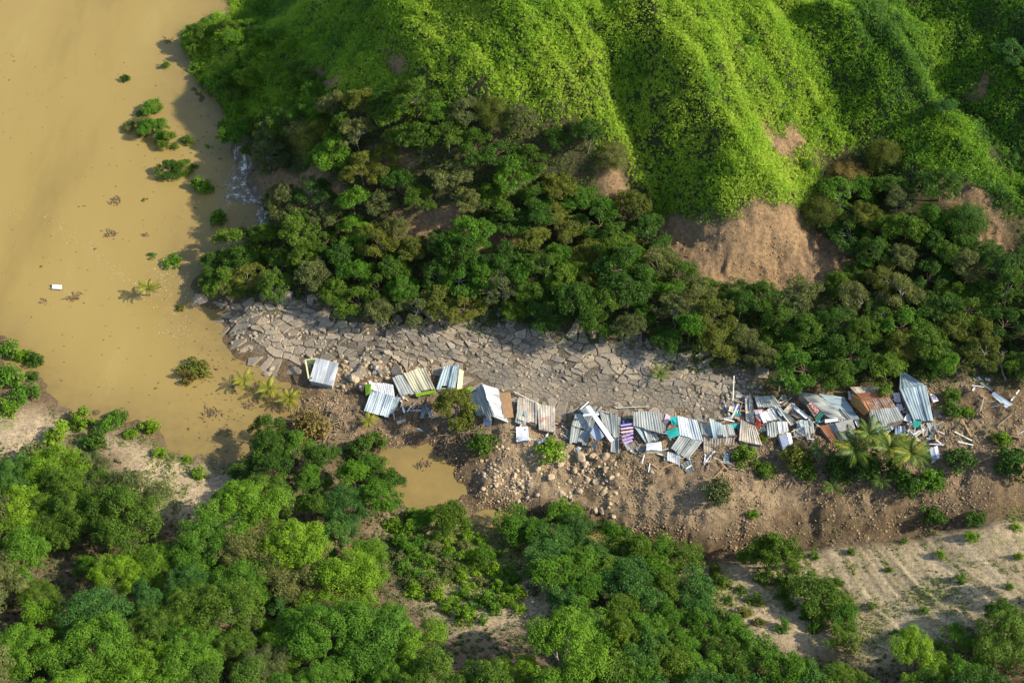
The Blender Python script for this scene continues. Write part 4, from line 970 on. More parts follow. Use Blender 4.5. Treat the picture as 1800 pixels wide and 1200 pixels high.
def prism(name, root, pts, th, mat, label=None, thick_dir=None):
    """flat panel through 3-4 points with thickness, edges slightly chamfered"""
    C = np.array(pts); nrm = np.cross(C[1]-C[0], C[-1]-C[0]); nrm /= np.linalg.norm(nrm)+1e-9
    if thick_dir is None and nrm[2] < 0: C = C[::-1]; nrm = -nrm
    m = len(C); ct = C.mean(0); inn = ct+(C-ct)*.985
    Vv = np.concatenate([inn, C-nrm*.02, C-nrm*th])
    F = [tuple(range(m))]+[(i+m, (i+1) % m+m, (i+1) % m, i) for i in range(m)]+[(i+2*m, (i+1) % m+2*m, (i+1) % m+m, i+m) for i in range(m)]+[tuple(range(3*m-1, 2*m-1, -1))]
    loc = np.array(root.location) if root is not None else Vv.mean(0)
    o = add(name, new_mesh(name, Vv-loc, polys=F), mat, root)
    if root is None: o.location = loc
    if label: o['label'] = label
    return o
def panel(name, root, quad, hs, mat, th=.07, label=None):
    return prism(name, root, [corner(u, v, h) for (u, v), h in zip(quad, hs)], th, mat, label)
def skirt(root, C, mat, inset=.07, name='wall'):
    ct = C.mean(0); B = ct+(C-ct)*(1-inset); B[:, 2] -= .10
    for i in range(4):
        a, b = B[i], B[(i+1) % 4]; ga, gb = float(H(a[0], a[1]))-.15, float(H(b[0], b[1]))-.15
        if max(a[2]-ga, b[2]-gb) < .35: continue
        prism(name, root, [a, b, [b[0], b[1], gb], [a[0], a[1], ga]], .08, mat, thick_dir=1)
def house(name, label, roofs, wallmat=None, cat='house', extra=(), group='collapsed tin-roofed houses along the broken road'):
    """roofs: (quad, heights, tin key[, options])"""
    q0 = roofs[0]; uu = np.mean([p[0] for p in q0[0]]); vv = np.mean([p[1] for p in q0[0]]); p0 = hit(uu, vv+8, 0)
    root = thing(name, label, cat, (p0[0], p0[1], float(H(p0[0], p0[1]))), 0, group)
    for r_ in roofs:
        quad, hs, key = r_[:3]; opt = dict(r_[3]) if len(r_) > 3 else {}
        sk = opt.pop('skirt', True); nm = opt.pop('name', 'roof_sheet')
        o, C = sheet(nm, root, quad, hs, TIN[key], **opt)
        if sk and wallmat is not None: skirt(root, C, wallmat)
    for e in extra:
        panel(e[0], root, e[1], e[2], e[3], *(e[4:] if len(e) > 4 else ()))
    return root
def beam_between(name, root, a, b, w, mat, h=.08):
    a, b = np.array(a), np.array(b); d = unit(b-a); s_ = unit(np.cross(d, [0, 0, 1.0]))*w*.5; z = np.array([0, 0, h])
    Vv = np.array([a-s_, a+s_, b+s_, b-s_, a-s_+z, a+s_+z, b+s_+z, b-s_+z]); loc = np.array(root.location) if root is not None else Vv.mean(0)
    o = add(name, new_mesh(name, Vv-loc, quads=[(3, 2, 1, 0), (4, 5, 6, 7), (0, 1, 5, 4), (1, 2, 6, 5), (2, 3, 7, 6), (3, 0, 4, 7)]), mat, root)
    if root is None: o.location = loc
    return o
def pbeam(name, root, u0, v0, h0, u1, v1, h1, w, mat, h=.08): return beam_between(name, root, corner(u0, v0, h0), corner(u1, v1, h1), w, mat, h)

# 1 white roofed shack at the water
h1 = house('shack', 'small shack with clean white roof and open yellow frame beside the flood',
      [([(555.6,628.4),(595,638),(584.4,677.8),(543.3,668.9)], [2.3,2.3,1.9,1.9], 'white', dict(jag=.0, sag=.03, amp=.003))], FL['blockgrey'], 'shack')
fr = [(537,633,1.4),(553,631,1.4),(547,668,1.3),(542,663,1.3)]
pbeam('frame_beam', h1, 537,633,1.5,556,631,1.6,.28,FL['yellow'],.16); pbeam('frame_beam', h1, 537,633,1.5,543,666,1.4,.26,FL['yellow'],.16); pbeam('frame_beam', h1, 543,666,1.4,549,664,1.5,.24,FL['wood'],.14)
panel('wall', h1, [(537,633),(556,632),(557,640),(538,642)], [1.5,1.5,.3,.3], FL['yellow'], .1)
# 2 two piece roof
house('collapsed_house', 'collapsed house with two-piece grey-blue roof and lime green end wall',
      [([(647,668),(691,676),(694,696),(653,686)], [1.9,1.9,2.0,2.1], 'white', dict(jag=.10)), ([(653,684),(695,697),(683,733),(639,722)], [2.2,2.1,1.4,1.5], 'silver', dict(jag=.02, amp=.025, sag=.06)), ([(690,698),(704,700),(690,731),(680,731)], [1.6,1.3,.9,1.2], 'blue', dict(skirt=False, jag=.12))], FL['dark'],
      extra=[('wall', [(641,676),(652,674),(652,690),(643,695)], [1.5,1.9,1.4,.9], FL['lime'])])
# 3 cream ribbed
house('collapsed_house', 'collapsed house with cream and grey ribbed roof and lime trim',
      [([(689,662.7),(709,656),(728,690),(704.4,696.7)], [1.7,1.8,1.5,1.3], 'grey', dict(wave=.55, amp=.06)), ([(709,656),(746.7,645.6),(765,683),(728,690)], [1.82,1.8,1.5,1.55], 'cream', dict(wave=.7, amp=.09))], FL['wood'],
      extra=[('trim_board', [(730,692),(766,685),(766,690),(732,697)], [1.2,1.2,.7,.7], FL['lime'])])
# 4
house('collapsed_house', 'small house with steep bluish ribbed roof and pale yellow side panel, behind the olive tree',
      [([(781,642),(808,642),(801,683),(767,683)], [2.0,2.0,1.6,1.6], 'blue', dict(wave=.5, amp=.06, jag=.06))], FL['yellow'],
      extra=[('side_panel', [(808,648),(815,652),(812,684),(803,684)], [1.4,.9,.6,1.2], FL['yellow']), ('trim_board', [(818,684),(828,678),(832,682),(822,688)], [.5,.6,.5,.4], FL['lime'])])
# 5 gable with ridge
house('collapsed_house', 'toppled gable-roofed house with dark and white ribbed slopes, right of the olive tree',
      [([(848,674.4),(868,732),(836,729),(822,689)], [3.0,2.6,1.1,1.3], 'grey', dict(turn=True, wave=.6, amp=.08, jag=.09)), ([(848,674.4),(875,683),(893,742),(868,732)], [3.0,1.5,1.0,2.6], 'white', dict(turn=True, wave=.6, amp=.07, jag=.06))], FL['wood'],
      extra=[('ply_wall', [(877,690),(897,689),(903,733),(886,735)], [1.1,.9,.5,.6], FL['ply']), ('end_wall', [(850,734),(864,735),(863,750),(849,748)], [1.2,1.2,.2,.2], FL['steel'])])
house('sheet_pile', 'dark corner of tin roof under the olive tree, above the muddy bank',
      [([(742,711),(750,712),(766,733),(738,736)], [.9,.9,.5,.6], 'dark', dict(amp=.03))], None, 'tin sheets', group='fallen tin sheets')
# 6 pale rusty
h6 = house('collapsed_house', 'pale rust-spotted tin roof broken in two with jagged top',
      [([(910,698.5),(944,705.5),(944,748),(908,738)], [1.6,1.7,1.3,1.1], 'pale', dict(jag=.07, wave=.5)), ([(944,711),(975.7,712.5),(976,758),(947,755)], [1.75,1.6,1.1,1.2], 'pale', dict(jag=.03, wave=.5)), ([(909,722),(927,722),(925,746),(905,741)], [1.5,1.5,1.0,.8], 'grey', dict(skirt=False))], FL['wood'])
# 7
h7 = house('collapsed_house', 'twisted grey house of overlapping ribbed sheets split by crossed white beams',
      [([(1012,724),(1048,735),(1041,757),(1005,748)], [1.7,1.8,1.5,1.3], 'grey', dict(jag=.08)), ([(1004,748),(1042,755),(1031,781),(1001,777)], [1.35,1.5,.8,.7], 'grey', dict(jag=.12)), ([(1051,718),(1091,733),(1088,771),(1064,757)], [1.9,1.5,1.2,1.5], 'grey', dict(jag=.05)), ([(1075,770),(1088,770),(1088,795),(1073,792)], [1.1,1.1,.5,.5], 'grey', dict(skirt=False)),
       ([(1018,719),(1040,714),(1052,728),(1030,731)], [1.8,1.9,1.9,1.8], 'blue', dict(skirt=False)), ([(1001,757),(1006,755),(1004,773),(994,771)], [.5,.5,.3,.3], 'grey', dict(skirt=False))], FL['dark'],
      extra=[('tilted_panel', [(1047,744),(1062,766),(1050,777),(1037,761)], [1.9,1.4,1.1,1.5], FL['steel'])])
pbeam('white_beam', h7, 1033,714,2.1,1076,775,1.6,.75,FL['white'],.1); pbeam('white_beam', h7, 1025,730,2.2,1053,728,2.3,.4,FL['white'],.1)
# 8
h8 = house('collapsed_house', 'grey house with even ribbed roof above tilted tin, left of teal walls',
      [([(1113,723),(1160,724),(1168,761),(1113,749)], [1.9,1.9,1.5,1.7], 'grey', dict(wave=.6, amp=.07, jag=.05)), ([(1113,748),(1127,748),(1147,775),(1134,777)], [1.2,1.3,.7,.6], 'blue', dict(skirt=False)), ([(1130,752),(1142,752),(1150,775),(1139,777)], [1.6,1.5,1.0,.9], 'grey', dict(skirt=False)), ([(1160,725),(1172,730),(1170,760),(1163,762)], [1.3,1.0,.9,1.2], 'brown', dict(skirt=False))], FL['wood'],
      extra=[('pink_board', [(1171,726),(1180,733),(1172,746),(1166,742)], [.8,.7,.5,.6], FL['pink'])])
house('sheet_pile', 'two small grey sheets lying flat below the purple planks', [([(1099,782),(1117,774),(1127,786),(1105,795)], [.35,.5,.45,.3], 'brown', {}), ([(1116,787),(1134,780),(1133,793),(1124,797)], [.5,.5,.3,.3], 'brown', {})], None, 'tin sheets', group='fallen tin sheets')
# 9
h9 = house('collapsed_house', 'house with tall white-blue ribbed roof and bright teal walls',
      [([(1190,730),(1225,739),(1236,775),(1194,764)], [2.2,2.0,1.5,1.7], 'silver', dict(jag=.03, wave=.6, amp=.06)), ([(1194,765),(1235,775),(1209,808),(1179,788)], [1.6,1.4,.7,.9], 'grey', dict(jag=.03, amp=.02))], FL['dark'],
      extra=[('teal_wall', [(1178,733),(1190,731),(1191,747),(1181,747)], [1.3,1.6,1.2,.8], FL['teal']), ('teal_wall', [(1170,757),(1191,751),(1194,765),(1176,771)], [1.3,1.7,1.3,.8], FL['teal']), ('brown_wall', [(1178,745),(1192,746),(1191,752),(1172,755)], [.8,1.0,.9,.6], FL['ply'])])
house('sheet_pile', 'white crumpled sheets fallen at the foot of the teal-walled house', [([(1174,794),(1195,800),(1195,819),(1173,809)], [.9,.9,.4,.4], 'white', dict(amp=.03)), ([(1195,815),(1215,806),(1222,828),(1207,832)], [.6,.8,.3,.2], 'dark', dict(wave=.7, amp=.1)), ([(1168,800),(1175,797),(1175,810),(1167,808)], [.5,.6,.4,.3], 'cream', {})], None, 'tin sheets', group='fallen tin sheets')
# 10
house('collapsed_house', 'long low house with stepped grey sheets and brownish tin wall below',
      [([(1230,744),(1250,745),(1251,768),(1234,766)], [1.7,1.7,1.4,1.4], 'grey', dict(jag=.07)), ([(1247,738),(1268,743),(1270,766),(1253,767)], [2.0,1.9,1.5,1.5], 'blue', dict(jag=.08)), ([(1267,744),(1288,748),(1293,766),(1271,766)], [1.8,1.7,1.3,1.4], 'grey', dict(jag=.06))], FL['wood'],
      extra=())
ro = [o for o in COL.objects if o.get('label', '').startswith('long low house')][0]
sheet('wall_sheet', ro, [(1236,767),(1292,767),(1287,792),(1237,802)], [1.25,1.25,.2,.15], TIN['brown'], wave=.5, amp=.05)
# 11
house('collapsed_house', 'pale pinkish sheet roof with rust spots, left of the red wall',
      [([(1302,738),(1328,749),(1340,782),(1298.5,774)], [2.0,1.8,1.0,1.1], 'pale', dict(jag=.02, amp=.03))], FL['steel'],
      extra=[('teal_wall', [(1284,745),(1299,744),(1299,752),(1286,754)], [1.0,1.2,.6,.5], FL['teal'])])
# 12 narrow grey sheets + others
house('sheet_pile', 'narrow tall grey sheets standing left of the small roofs with pink boards', [([(1309,694),(1322,697),(1327,742),(1311,741)], [1.0,1.1,.7,.5], 'pale', dict(jag=.05)), ([(1316,700),(1324,703),(1322,720),(1315,719)], [1.3,1.2,1.0,1.0], 'grey', {})], None, 'tin sheets', group='fallen tin sheets')
house('collapsed_house', 'low greyish roof, topmost of the cluster, beneath the dark thin palm', [([(1326,697),(1361,695),(1373,714),(1332,716)], [1.8,1.8,1.3,1.3], 'grey', dict(jag=.04))], FL['wood'])
house('collapsed_house', 'roof of pale loose sheets over a small red wall', [([(1334,724),(1359,717),(1371,738),(1341,741)], [1.7,1.8,1.3,1.2], 'white', dict(jag=.07)), ([(1354,718),(1364,715),(1382,738),(1371,740)], [1.9,1.8,1.1,1.2], 'dark', dict(skirt=False))], FL['wood'],
      extra=[('red_wall', [(1328,731),(1337,741),(1337,752),(1330,750)], [1.3,1.2,.4,.4], FL['red']), ('pink_board', [(1325,720),(1340,719),(1338,725),(1328,728)], [1.1,1.2,1.0,1.0], FL['pink'])])
house('collapsed_house', 'two-tone small roof, grey-ribbed left and white right, behind the grey appliance', [([(1347,745),(1364.5,741),(1367,763),(1349,765)], [1.5,1.5,1.1,1.1], 'grey', dict(amp=.03)), ([(1366,740),(1384,741),(1386,757),(1369,762)], [1.6,1.6,1.2,1.2], 'white', dict(amp=.015, wave=1.2))], FL['cream'])
house('collapsed_house', 'broken roof frame of grey boards with a hole, left of the red sign', [([(1375,723),(1391,707),(1398,710),(1383,727)], [1.2,1.8,1.7,1.1], 'pale', {}), ([(1391,707),(1424,733),(1416,736),(1393,716)], [1.8,1.0,.9,1.5], 'silver', {})], None,
      extra=[('dark_opening', [(1384,723),(1394,713),(1414,735),(1400,735)], [.5,.6,.3,.3], FL['wood'])])
house('sheet_pile', 'tangled heap of bright grey sheets below the red and green sign', [([(1398,738),(1412,737),(1418,768),(1407,764)], [1.2,1.3,.6,.5], 'white', dict(jag=.12)), ([(1412,737),(1430,740),(1432,766),(1417,770)], [1.3,1.1,.6,.5], 'grey', dict(jag=.15, wave=.7, amp=.12)), ([(1404,742),(1424,738),(1428,748),(1408,752)], [1.6,1.5,1.3,1.4], 'blue', {}), ([(1394,752),(1406,757),(1404,772),(1395,765)], [.8,.8,.4,.5], 'dark', {})], None, 'tin sheets', group='fallen tin sheets')
house('sheet_pile', 'stack of long grey strips running down to the two-tone small roof', [([(1366,716),(1372,716),(1394,744),(1388,746)], [2.1,2.0,1.4,1.4], 'grey', {}), ([(1373,722),(1379,722),(1398,738),(1393,742)], [1.9,1.8,1.3,1.3], 'dark', {}), ([(1360,712),(1366,712),(1378,728),(1372,731)], [2.0,2.0,1.7,1.7], 'silver', {})], None, 'tin sheets', group='fallen tin sheets')
# 13 sign house
h13 = house('collapsed_house', 'large greenish-grey curved roof beside the red and green shop sign',
      [([(1402,689),(1439,692),(1490,738),(1459,735)], [2.8,2.9,1.7,1.7], 'grey', dict(turn=True, amp=.03, wave=.6, sag=-.35, jag=.03)), ([(1439,691.5),(1484,698),(1511,737),(1489,739)], [2.9,2.5,1.6,1.7], 'blue', dict(turn=True, amp=.025, sag=.05, jag=.02)), ([(1461,716),(1480,718),(1497,738),(1474,740)], [2.5,2.3,1.8,1.8], 'pale', dict(skirt=False, amp=.03))], FL['wood'],
      extra=[('fascia', [(1450,737),(1473,735),(1473,740),(1450,743)], [1.4,1.4,1.1,1.0], FL['white'])])
sg = thing('shop_sign', 'tilted shop sign, red with pale lettering, dark green lower end', 'sign', corner(1428, 726, .5))
SQ = [corner(1416,711,1.7), corner(1425,705,2.1), corner(1448,728,1.6), corner(1437,743,1.0)]
SQ = np.array(SQ)
def sgp(s, t): return (SQ[0]*(1-s)+SQ[3]*s)*(1-t)+(SQ[1]*(1-s)+SQ[2]*s)*t
nr = np.cross(SQ[3]-SQ[0], SQ[1]-SQ[0]); nr /= np.linalg.norm(nr); nr = nr if nr[2] > 0 else -nr
prism('board', sg, [sgp(0, 0), sgp(.74, 0), sgp(.74, 1), sgp(0, 1)], .08, FL['dark'])
prism('red_band', sg, [sgp(.02, .42)+nr*.02, sgp(.70, .42)+nr*.02, sgp(.70, .98)+nr*.02, sgp(.02, .98)+nr*.02], .03, FL['signred'])
prism('green_end', sg, [sgp(.76, 0), sgp(1, 0), sgp(1, 1), sgp(.76, 1)], .08, FL['signgreen'])
LA = Acc()
for k, (s0, t0, ds, dt) in enumerate([(.05,.5,.03,.4),(.09,.8,.08,.1),(.10,.5,.03,.35),(.21,.5,.03,.42),(.27,.5,.03,.4),(.27,.5,.08,.1),(.38,.55,.03,.38),(.42,.7,.05,.1),(.48,.5,.03,.4),(.55,.5,.03,.42),(.58,.82,.07,.1),(.65,.5,.03,.36),(.08,.1,.02,.22),(.15,.12,.02,.2),(.24,.1,.02,.22),(.31,.1,.05,.08),(.40,.1,.02,.22),(.50,.1,.02,.22),(.56,.1,.05,.07),(.64,.1,.02,.2)]):
    q = [sgp(s0, t0)+nr*.045, sgp(s0+ds, t0)+nr*.045, sgp(s0+ds, t0+dt)+nr*.045, sgp(s0, t0+dt)+nr*.045]
    LA.put(np.array(q)-np.array(sg.location), [(0, 1, 2, 3)])
add('lettering', LA.mesh('lettering', False), FL['cream'], sg)
# 13b rust + slab
house('collapsed_house', 'small roof half rust-red sheet half plain grey slab, above the broad palm',
      [([(1441,750),(1455,746),(1478,775),(1461,777)], [1.2,1.4,.8,.7], 'rust', dict(turn=False)), ([(1455,745),(1468,743),(1484,773),(1476,775)], [1.5,1.5,.9,.9], 'grey', dict(amp=.02))], FL['wood'],
      extra=[('cement_slab', [(1468,743),(1498,736),(1508,767),(1482,775)], [1.5,1.5,.9,.8], FL['blockgrey'], .2), ('vent_slot', [(1484,757),(1494,754),(1495,757),(1485,760)], [1.25,1.25,1.2,1.2], FL['dark'], .03)])
# 14 rusty big
h14 = house('collapsed_house', 'large rust-streaked tin house with a plank gable wall facing left',
      [([(1494,681),(1552,678),(1565,695),(1515,702)], [2.6,2.6,3.2,3.2], 'pale', dict(jag=.04)), ([(1504,691),(1560,688),(1565,696),(1515,703)], [3.05,3.05,3.3,3.3], 'rust', dict(skirt=False, jag=.03)),
       ([(1515,702),(1564,696),(1577,716),(1527,724)], [3.3,3.3,2.7,2.6], 'rusty', dict(jag=.05, skirt=False)), ([(1527,722),(1577,714),(1590,737),(1534,752)], [2.75,2.8,1.9,1.7], 'grey', dict(jag=.07, skirt=True)), ([(1516,704),(1534,702),(1541,718),(1526,724)], [3.4,3.4,2.9,2.8], 'rust', dict(skirt=False, jag=.05)), ([(1532,748),(1570,741),(1572,754),(1546,766)], [1.7,1.7,.6,.4], 'blue', dict(skirt=False, wave=.7, amp=.09))], FL['wood'],
      extra=[('gable_wall', [(1496,692),(1514,703),(1527,723),(1519,730),(1495,710)], [2.4,3.0,2.3,1.0,1.0], FL['orange'])])
# 15 tall blue grey
h15 = house('collapsed_house', 'tall blue-grey sheet roof with pointed top, rightmost big roof of the row',
      [([(1583,652),(1590,653),(1627,677),(1581,683)], [2.4,2.4,2.6,2.6], 'blue', dict(amp=.02, jag=.01, sag=.12)), ([(1581,682.5),(1628,677),(1641,741),(1606,738)], [2.65,2.65,1.7,1.8], 'blue', dict(amp=.025, wave=.5, jag=.02, sag=.15))], FL['wood'],
      extra=[('mint_wall', [(1605,739),(1621,741),(1614,751),(1605,751)], [1.4,1.4,.7,.7], FL['mint'])])
# appliances
def box_thing(name, label, cat, top, hs, depth_quad, dh, mt, ms, group=None, extra=None):
    p0 = hit(np.mean([q[0] for q in top]), np.mean([q[1] for q in top]), 0); root = thing(name, label, cat, (p0[0], p0[1], float(H(p0[0], p0[1]))), 0, group)
    T4 = np.array([corner(u, v, h) for (u, v), h in zip(top, hs)])
    B4 = T4.copy(); B4[:, 2] = [min(t_[2]-.3, float(H(t_[0], t_[1]))-.1) for t_ in T4]
    prism('lid', root, T4, .08, mt)
    ct = T4.mean(0)
    T5 = ct+(T4-ct)*.97; T5[:, 2] -= .09; B5 = ct+(B4-ct)*.97; B5[:, 2] = B4[:, 2]
    Vv = np.concatenate([T5, B5])-np.array(root.location)
    for i in range(4):
        j = (i+1) % 4; m_ = ms[i % len(ms)]
        prism('side_panel', root, [T5[i], T5[j], B5[j], B5[i]], .06, m_, thick_dir=1)
    hx = (T4[2]+T4[3])/2; 
    pa, pb = T4[3]*.75+T4[2]*.25, T4[3]*.25+T4[2]*.75
    beam_between('handle', root, pa+np.array([0, -.04, -.02]), pb+np.array([0, -.04, -.02]), .08, FL['dark'], .06)
    return root
box_thing('fridge', 'grey-white fridge lying below the pale rust-spotted roof', 'appliance', [(907,750),(928,749),(930,773),(908,776)], [.8,.8,.7,.7], None, 0, FL['white'], [FL['steel'], FL['white']])
box_thing('freezer', 'blue-white chest freezer with cream front under the tilted tin', 'appliance', [(1136,779),(1162,776),(1163,791),(1136,790)], [.9,.9,.9,.9], None, 0, FL['white'], [FL['steel'], FL['steel'], FL['cream'], FL['cream']])
box_thing('fridge', 'slate-grey fridge with a white side, lying below the two-tone small roof', 'appliance', [(1369,765),(1382,762),(1388,783),(1376,787)], [1.0,1.0,.8,.8], None, 0, FL['steel'], [FL['white'], FL['white'], FL['white'], FL['steel']])
panel('white_panel', None, [(1383,761),(1389,760),(1394,778),(1389,783)], [.95,.5,.3,.75], FL['white'], .08); _o = COL.objects[-1]; _o['label'] = 'narrow white door panel leaning on the slate-grey fridge'; _o['category'] = 'panel'
bt = box_thing('washing_machine', 'appliance lying at the right end of the row, green, grey and white faced', 'appliance', [(1633,787),(1641,785),(1646,806),(1639,809)], [.9,.9,.8,.8], None, 0, FL['steel'], [FL['green'], FL['white'], FL['white'], FL['green']])
panel('side_face', bt, [(1642,785),(1648,782.5),(1652,804),(1647,806.5)], [.9,.85,.7,.75], FL['white'], .1); panel('side_face', bt, [(1626,788),(1632,787),(1638,809),(1631,806)], [.8,.88,.78,.7], FL['green'], .1)
tk = thing('water_tank', 'dark round tank lying beside the lime green end wall', 'tank', corner(634, 684, .5))
tv, tf = tube([[-.55, 0, .1], [-.5, 0, .1], [.5, 0, .1], [.55, 0, .1]], [.35, .6, .6, .35], 14); add('body', new_mesh('tank_body', tv, polys=tf+[tuple(range(13, -1, -1)), tuple(range(42, 56))], smooth=True), FL['dark'], tk)
tv, tf = tube([[0, 0, .62], [0, 0, .78]], [.2, .2], 10); add('cap', new_mesh('tank_cap', tv, polys=tf+[tuple(range(10, 20))]), FL['steel'], tk); tk.rotation_euler = (0, 0, 1.2)
# purple planks
for k, (u0, v0, u1, v1, m_) in enumerate([(1091,748,1112,745,'purple'),(1092,754,1113,751,'pink'),(1092,760,1113,757,'pink'),(1093,768,1113,761,'purple'),(1094,774,1113,768,'purple'),(1096,779,1112,774,'purple'),(1095,742,1112,756,'pink')]):
    o = pbeam('painted_plank', None, u0, v0, .8-.08*k, u1, v1, .9-.08*k, .36, FL[m_], .06); o['category'] = 'plank'
    if k in (1, 2, 6): o['label'] = ['', 'upper pale pink plank beside the grey ribbed roof', 'lower pale pink plank beside the grey ribbed roof', '', '', '', 'slanting pale pink plank over the purple ones'][k]
    else: o['label'] = ['topmost purple plank of the small purple stack', '', '', 'second purple plank from the top of the stack', 'third purple plank from the top of the stack', 'lowest purple plank of the small stack'][k]
    o['group'] = 'purple and pink planks between the grey roofs'
tb = thing('tarp', 'crumpled blue plastic above the purple planks', 'plastic sheet', corner(1100, 743, .5)); sheet('cover', tb, [(1094,738),(1104,741),(1110,749),(1096,747)], [.9,1.0,.8,.7], FL['bluep'], wave=.8, amp=.1)
# single sheets and loose boards
def lone_sheet(label, quad, hs, key, name='tin_sheet', **kw):
    o, _ = sheet(name, None, quad, hs, TIN[key] if key in TIN else FL[key], **kw); o['label'] = label; o['category'] = 'tin sheet' if name == 'tin_sheet' else 'board'; o['group'] = 'loose sheets and boards'
lone_sheet('long fallen grey tin strip with ribs at far right', [(1742,692),(1748,689),(1781,711),(1766,716)], [.5,.6,.4,.3], 'silver', wave=.7)
lone_sheet('curved grey tin strip above the ribbed strip at far right', [(1722,673),(1727,671),(1747,684),(1744,688)], [.4,.5,.4,.3], 'grey')
lone_sheet('small pale sheet at the wood edge at far right', [(1710,664),(1722,662),(1726,668),(1714,669)], [.3,.3,.3,.3], 'white')
lone_sheet('white scrap at the wood edge right of the small pale sheet', [(1731,664),(1740,664),(1741,669),(1732,668)], [.3,.3,.3,.3], 'white')
lone_sheet('wooden pallet-like board right of the tall blue-grey roof', [(1639,720),(1651,720),(1655,733),(1642,735)], [.6,.6,.4,.4], 'wood', name='wood_board', wave=.5)
lone_sheet('yellow-white cloth heap right of the tall blue-grey roof top', [(1634,692),(1643,694),(1650,704),(1640,707)], [.7,.6,.5,.5], 'cloth', name='cloth', amp=.1)
lone_sheet('flat grey plank on the mud by the small tank', [(656,651),(680,648),(681,654),(654,658)], [.5,.5,.4,.3], 'dark', wave=.8)
lone_sheet('white board stuck in the mud above the pond', [(733,753),(737,752),(755,765),(752,767)], [.3,.3,.3,.3], 'white', wave=.8)
lone_sheet('pale board lying left of the pond-side white board', [(697,740),(712,735),(714,740),(698,746)], [.3,.4,.4,.3], 'cream', wave=.8)
lone_sheet('small upright board between the two-piece roof and mud', [(707,713),(713,711),(711,723),(706,723)], [.6,.6,.3,.3], 'grey')
lone_sheet('white sheet with red print right of the cement slab', [(1502,740),(1508,738),(1515,748),(1508,752)], [.8,.8,.6,.6], 'white', wave=.8)
lone_sheet('white sheet standing left of the plank gable', [(1491,687),(1494,690),(1497,703),(1491,701)], [1.6,1.4,.8,1.0], 'cloth', name='cloth', amp=.03)
lone_sheet('pinkish white cloth on the ridge side of the rusty house', [(1558,683),(1569,686),(1572,694),(1563,693)], [1.5,1.5,1.2,1.2], 'cloth', name='cloth', amp=.08)
lone_sheet('white sack between the rusty house and the tall blue-grey roof', [(1570,690),(1581,690),(1584,706),(1572,706)], [1.3,1.3,.7,.7], 'cloth', name='cloth', amp=.1)
lone_sheet('pale cloth lump right of the rusty house middle', [(1575,710),(1585,710),(1589,721),(1579,723)], [1.0,1.0,.6,.6], 'cloth', name='cloth', amp=.1)
lone_sheet('white pointed sheet left of the mint wall', [(1594,726),(1601,728),(1603,742),(1588,738)], [1.2,1.2,.8,.8], 'white', name='tin_sheet')
lone_sheet('dark grey board below the rusty house corner', [(1573,750),(1591,747),(1592,765),(1573,765)], [.8,.9,.5,.5], 'steel', name='wood_board', wave=1.2, amp=.02)
lone_sheet('mint green small board in the row-end debris', [(1634,757),(1640,758),(1642,769),(1636,768)], [.7,.7,.5,.5], 'mint', name='wood_board')
lone_sheet('orange box side in the row-end debris', [(1643,764),(1650,764),(1650,772),(1644,773)], [.7,.7,.5,.5], 'orange', name='wood_board')
lone_sheet('white cloth in the debris above the orange-fronded palm', [(1592,763),(1599,766),(1604,776),(1595,779)], [.8,.8,.6,.6], 'cloth', name='cloth', amp=.08)
lone_sheet('grey sheet leaning at the lower end of the long low house', [(1273,795),(1283,797),(1281,818),(1271,815)], [.7,.7,.3,.3], 'blue')
lone_sheet('grey ribbed sheets in the row-end debris under the mint wall', [(1617,744),(1630,743),(1636,762),(1622,765)], [.9,.9,.5,.5], 'brown')
lone_sheet('grey ribbed sheet right of the ribbed debris at the row end', [(1627,742),(1647,744),(1650,756),(1634,758)], [1.0,.9,.6,.6], 'grey')
lone_sheet('turquoise tin scrap left of the pale pinkish roof', [(1286,722),(1301,720),(1302,731),(1290,732)], [.6,.6,.4,.4], 'teal', name='wood_board')
lone_sheet('blue tin scrap above the turquoise one', [(1288,712),(1302,714),(1300,720),(1289,719)], [.6,.6,.5,.5], 'bluep', name='wood_board')
# the jumble of loose sheets that fills the row
TZ = [((1285,695,1345,760), 11, 'loose tin sheet in the jumble left of the small roofs'), ((1340,700,1410,765), 12, 'loose tin sheet in the jumble around the two-tone small roof'), ((1395,725,1450,775), 8, 'loose tin sheet in the jumble below the shop sign'), ((1575,690,1650,780), 10, 'loose tin sheet in the row-end jumble'),
      ((1090,735,1240,805), 12, 'loose tin sheet in the jumble around the teal-walled house'), ((895,715,1010,775), 7, 'loose tin sheet near the pale rust-spotted roof'), ((690,690,745,735), 4, 'loose tin sheet between the cream roof and the olive tree'), ((1000,715,1095,790), 5, 'loose tin sheet in the twisted grey house wreck')]
for (x0, y0, x1, y1), n_, lab in TZ:
    for k in range(n_):
        u, v = rh.uniform(x0, x1), rh.uniform(y0, y1); a = rh.normal()*.6+rh.choice([0, 1.57]); l, w_ = rh.uniform(9, 19), rh.uniform(5, 9)
        c_, s_ = math.cos(a), math.sin(a); q = [(u+(p_*l*c_-q_*w_*s_)*.5, v+(p_*l*s_+q_*w_*c_)*.42) for p_, q_ in ((-1, -1), (1, -1), (1, 1), (-1, 1))]
        key = ['grey', 'grey', 'blue', 'white', 'pale', 'dark', 'brown', 'rusty', 'silver'][rh.randint(9)]
        o, _ = sheet('tin_sheet', None, q, list(rh.uniform(.2, 1.1, 4)), TIN[key], sag=.25, jag=.08, turn=rh.rand() < .5); o['label'] = lab; o['category'] = 'tin sheet'; o['group'] = lab.replace('loose tin sheet', 'loose tin sheets')
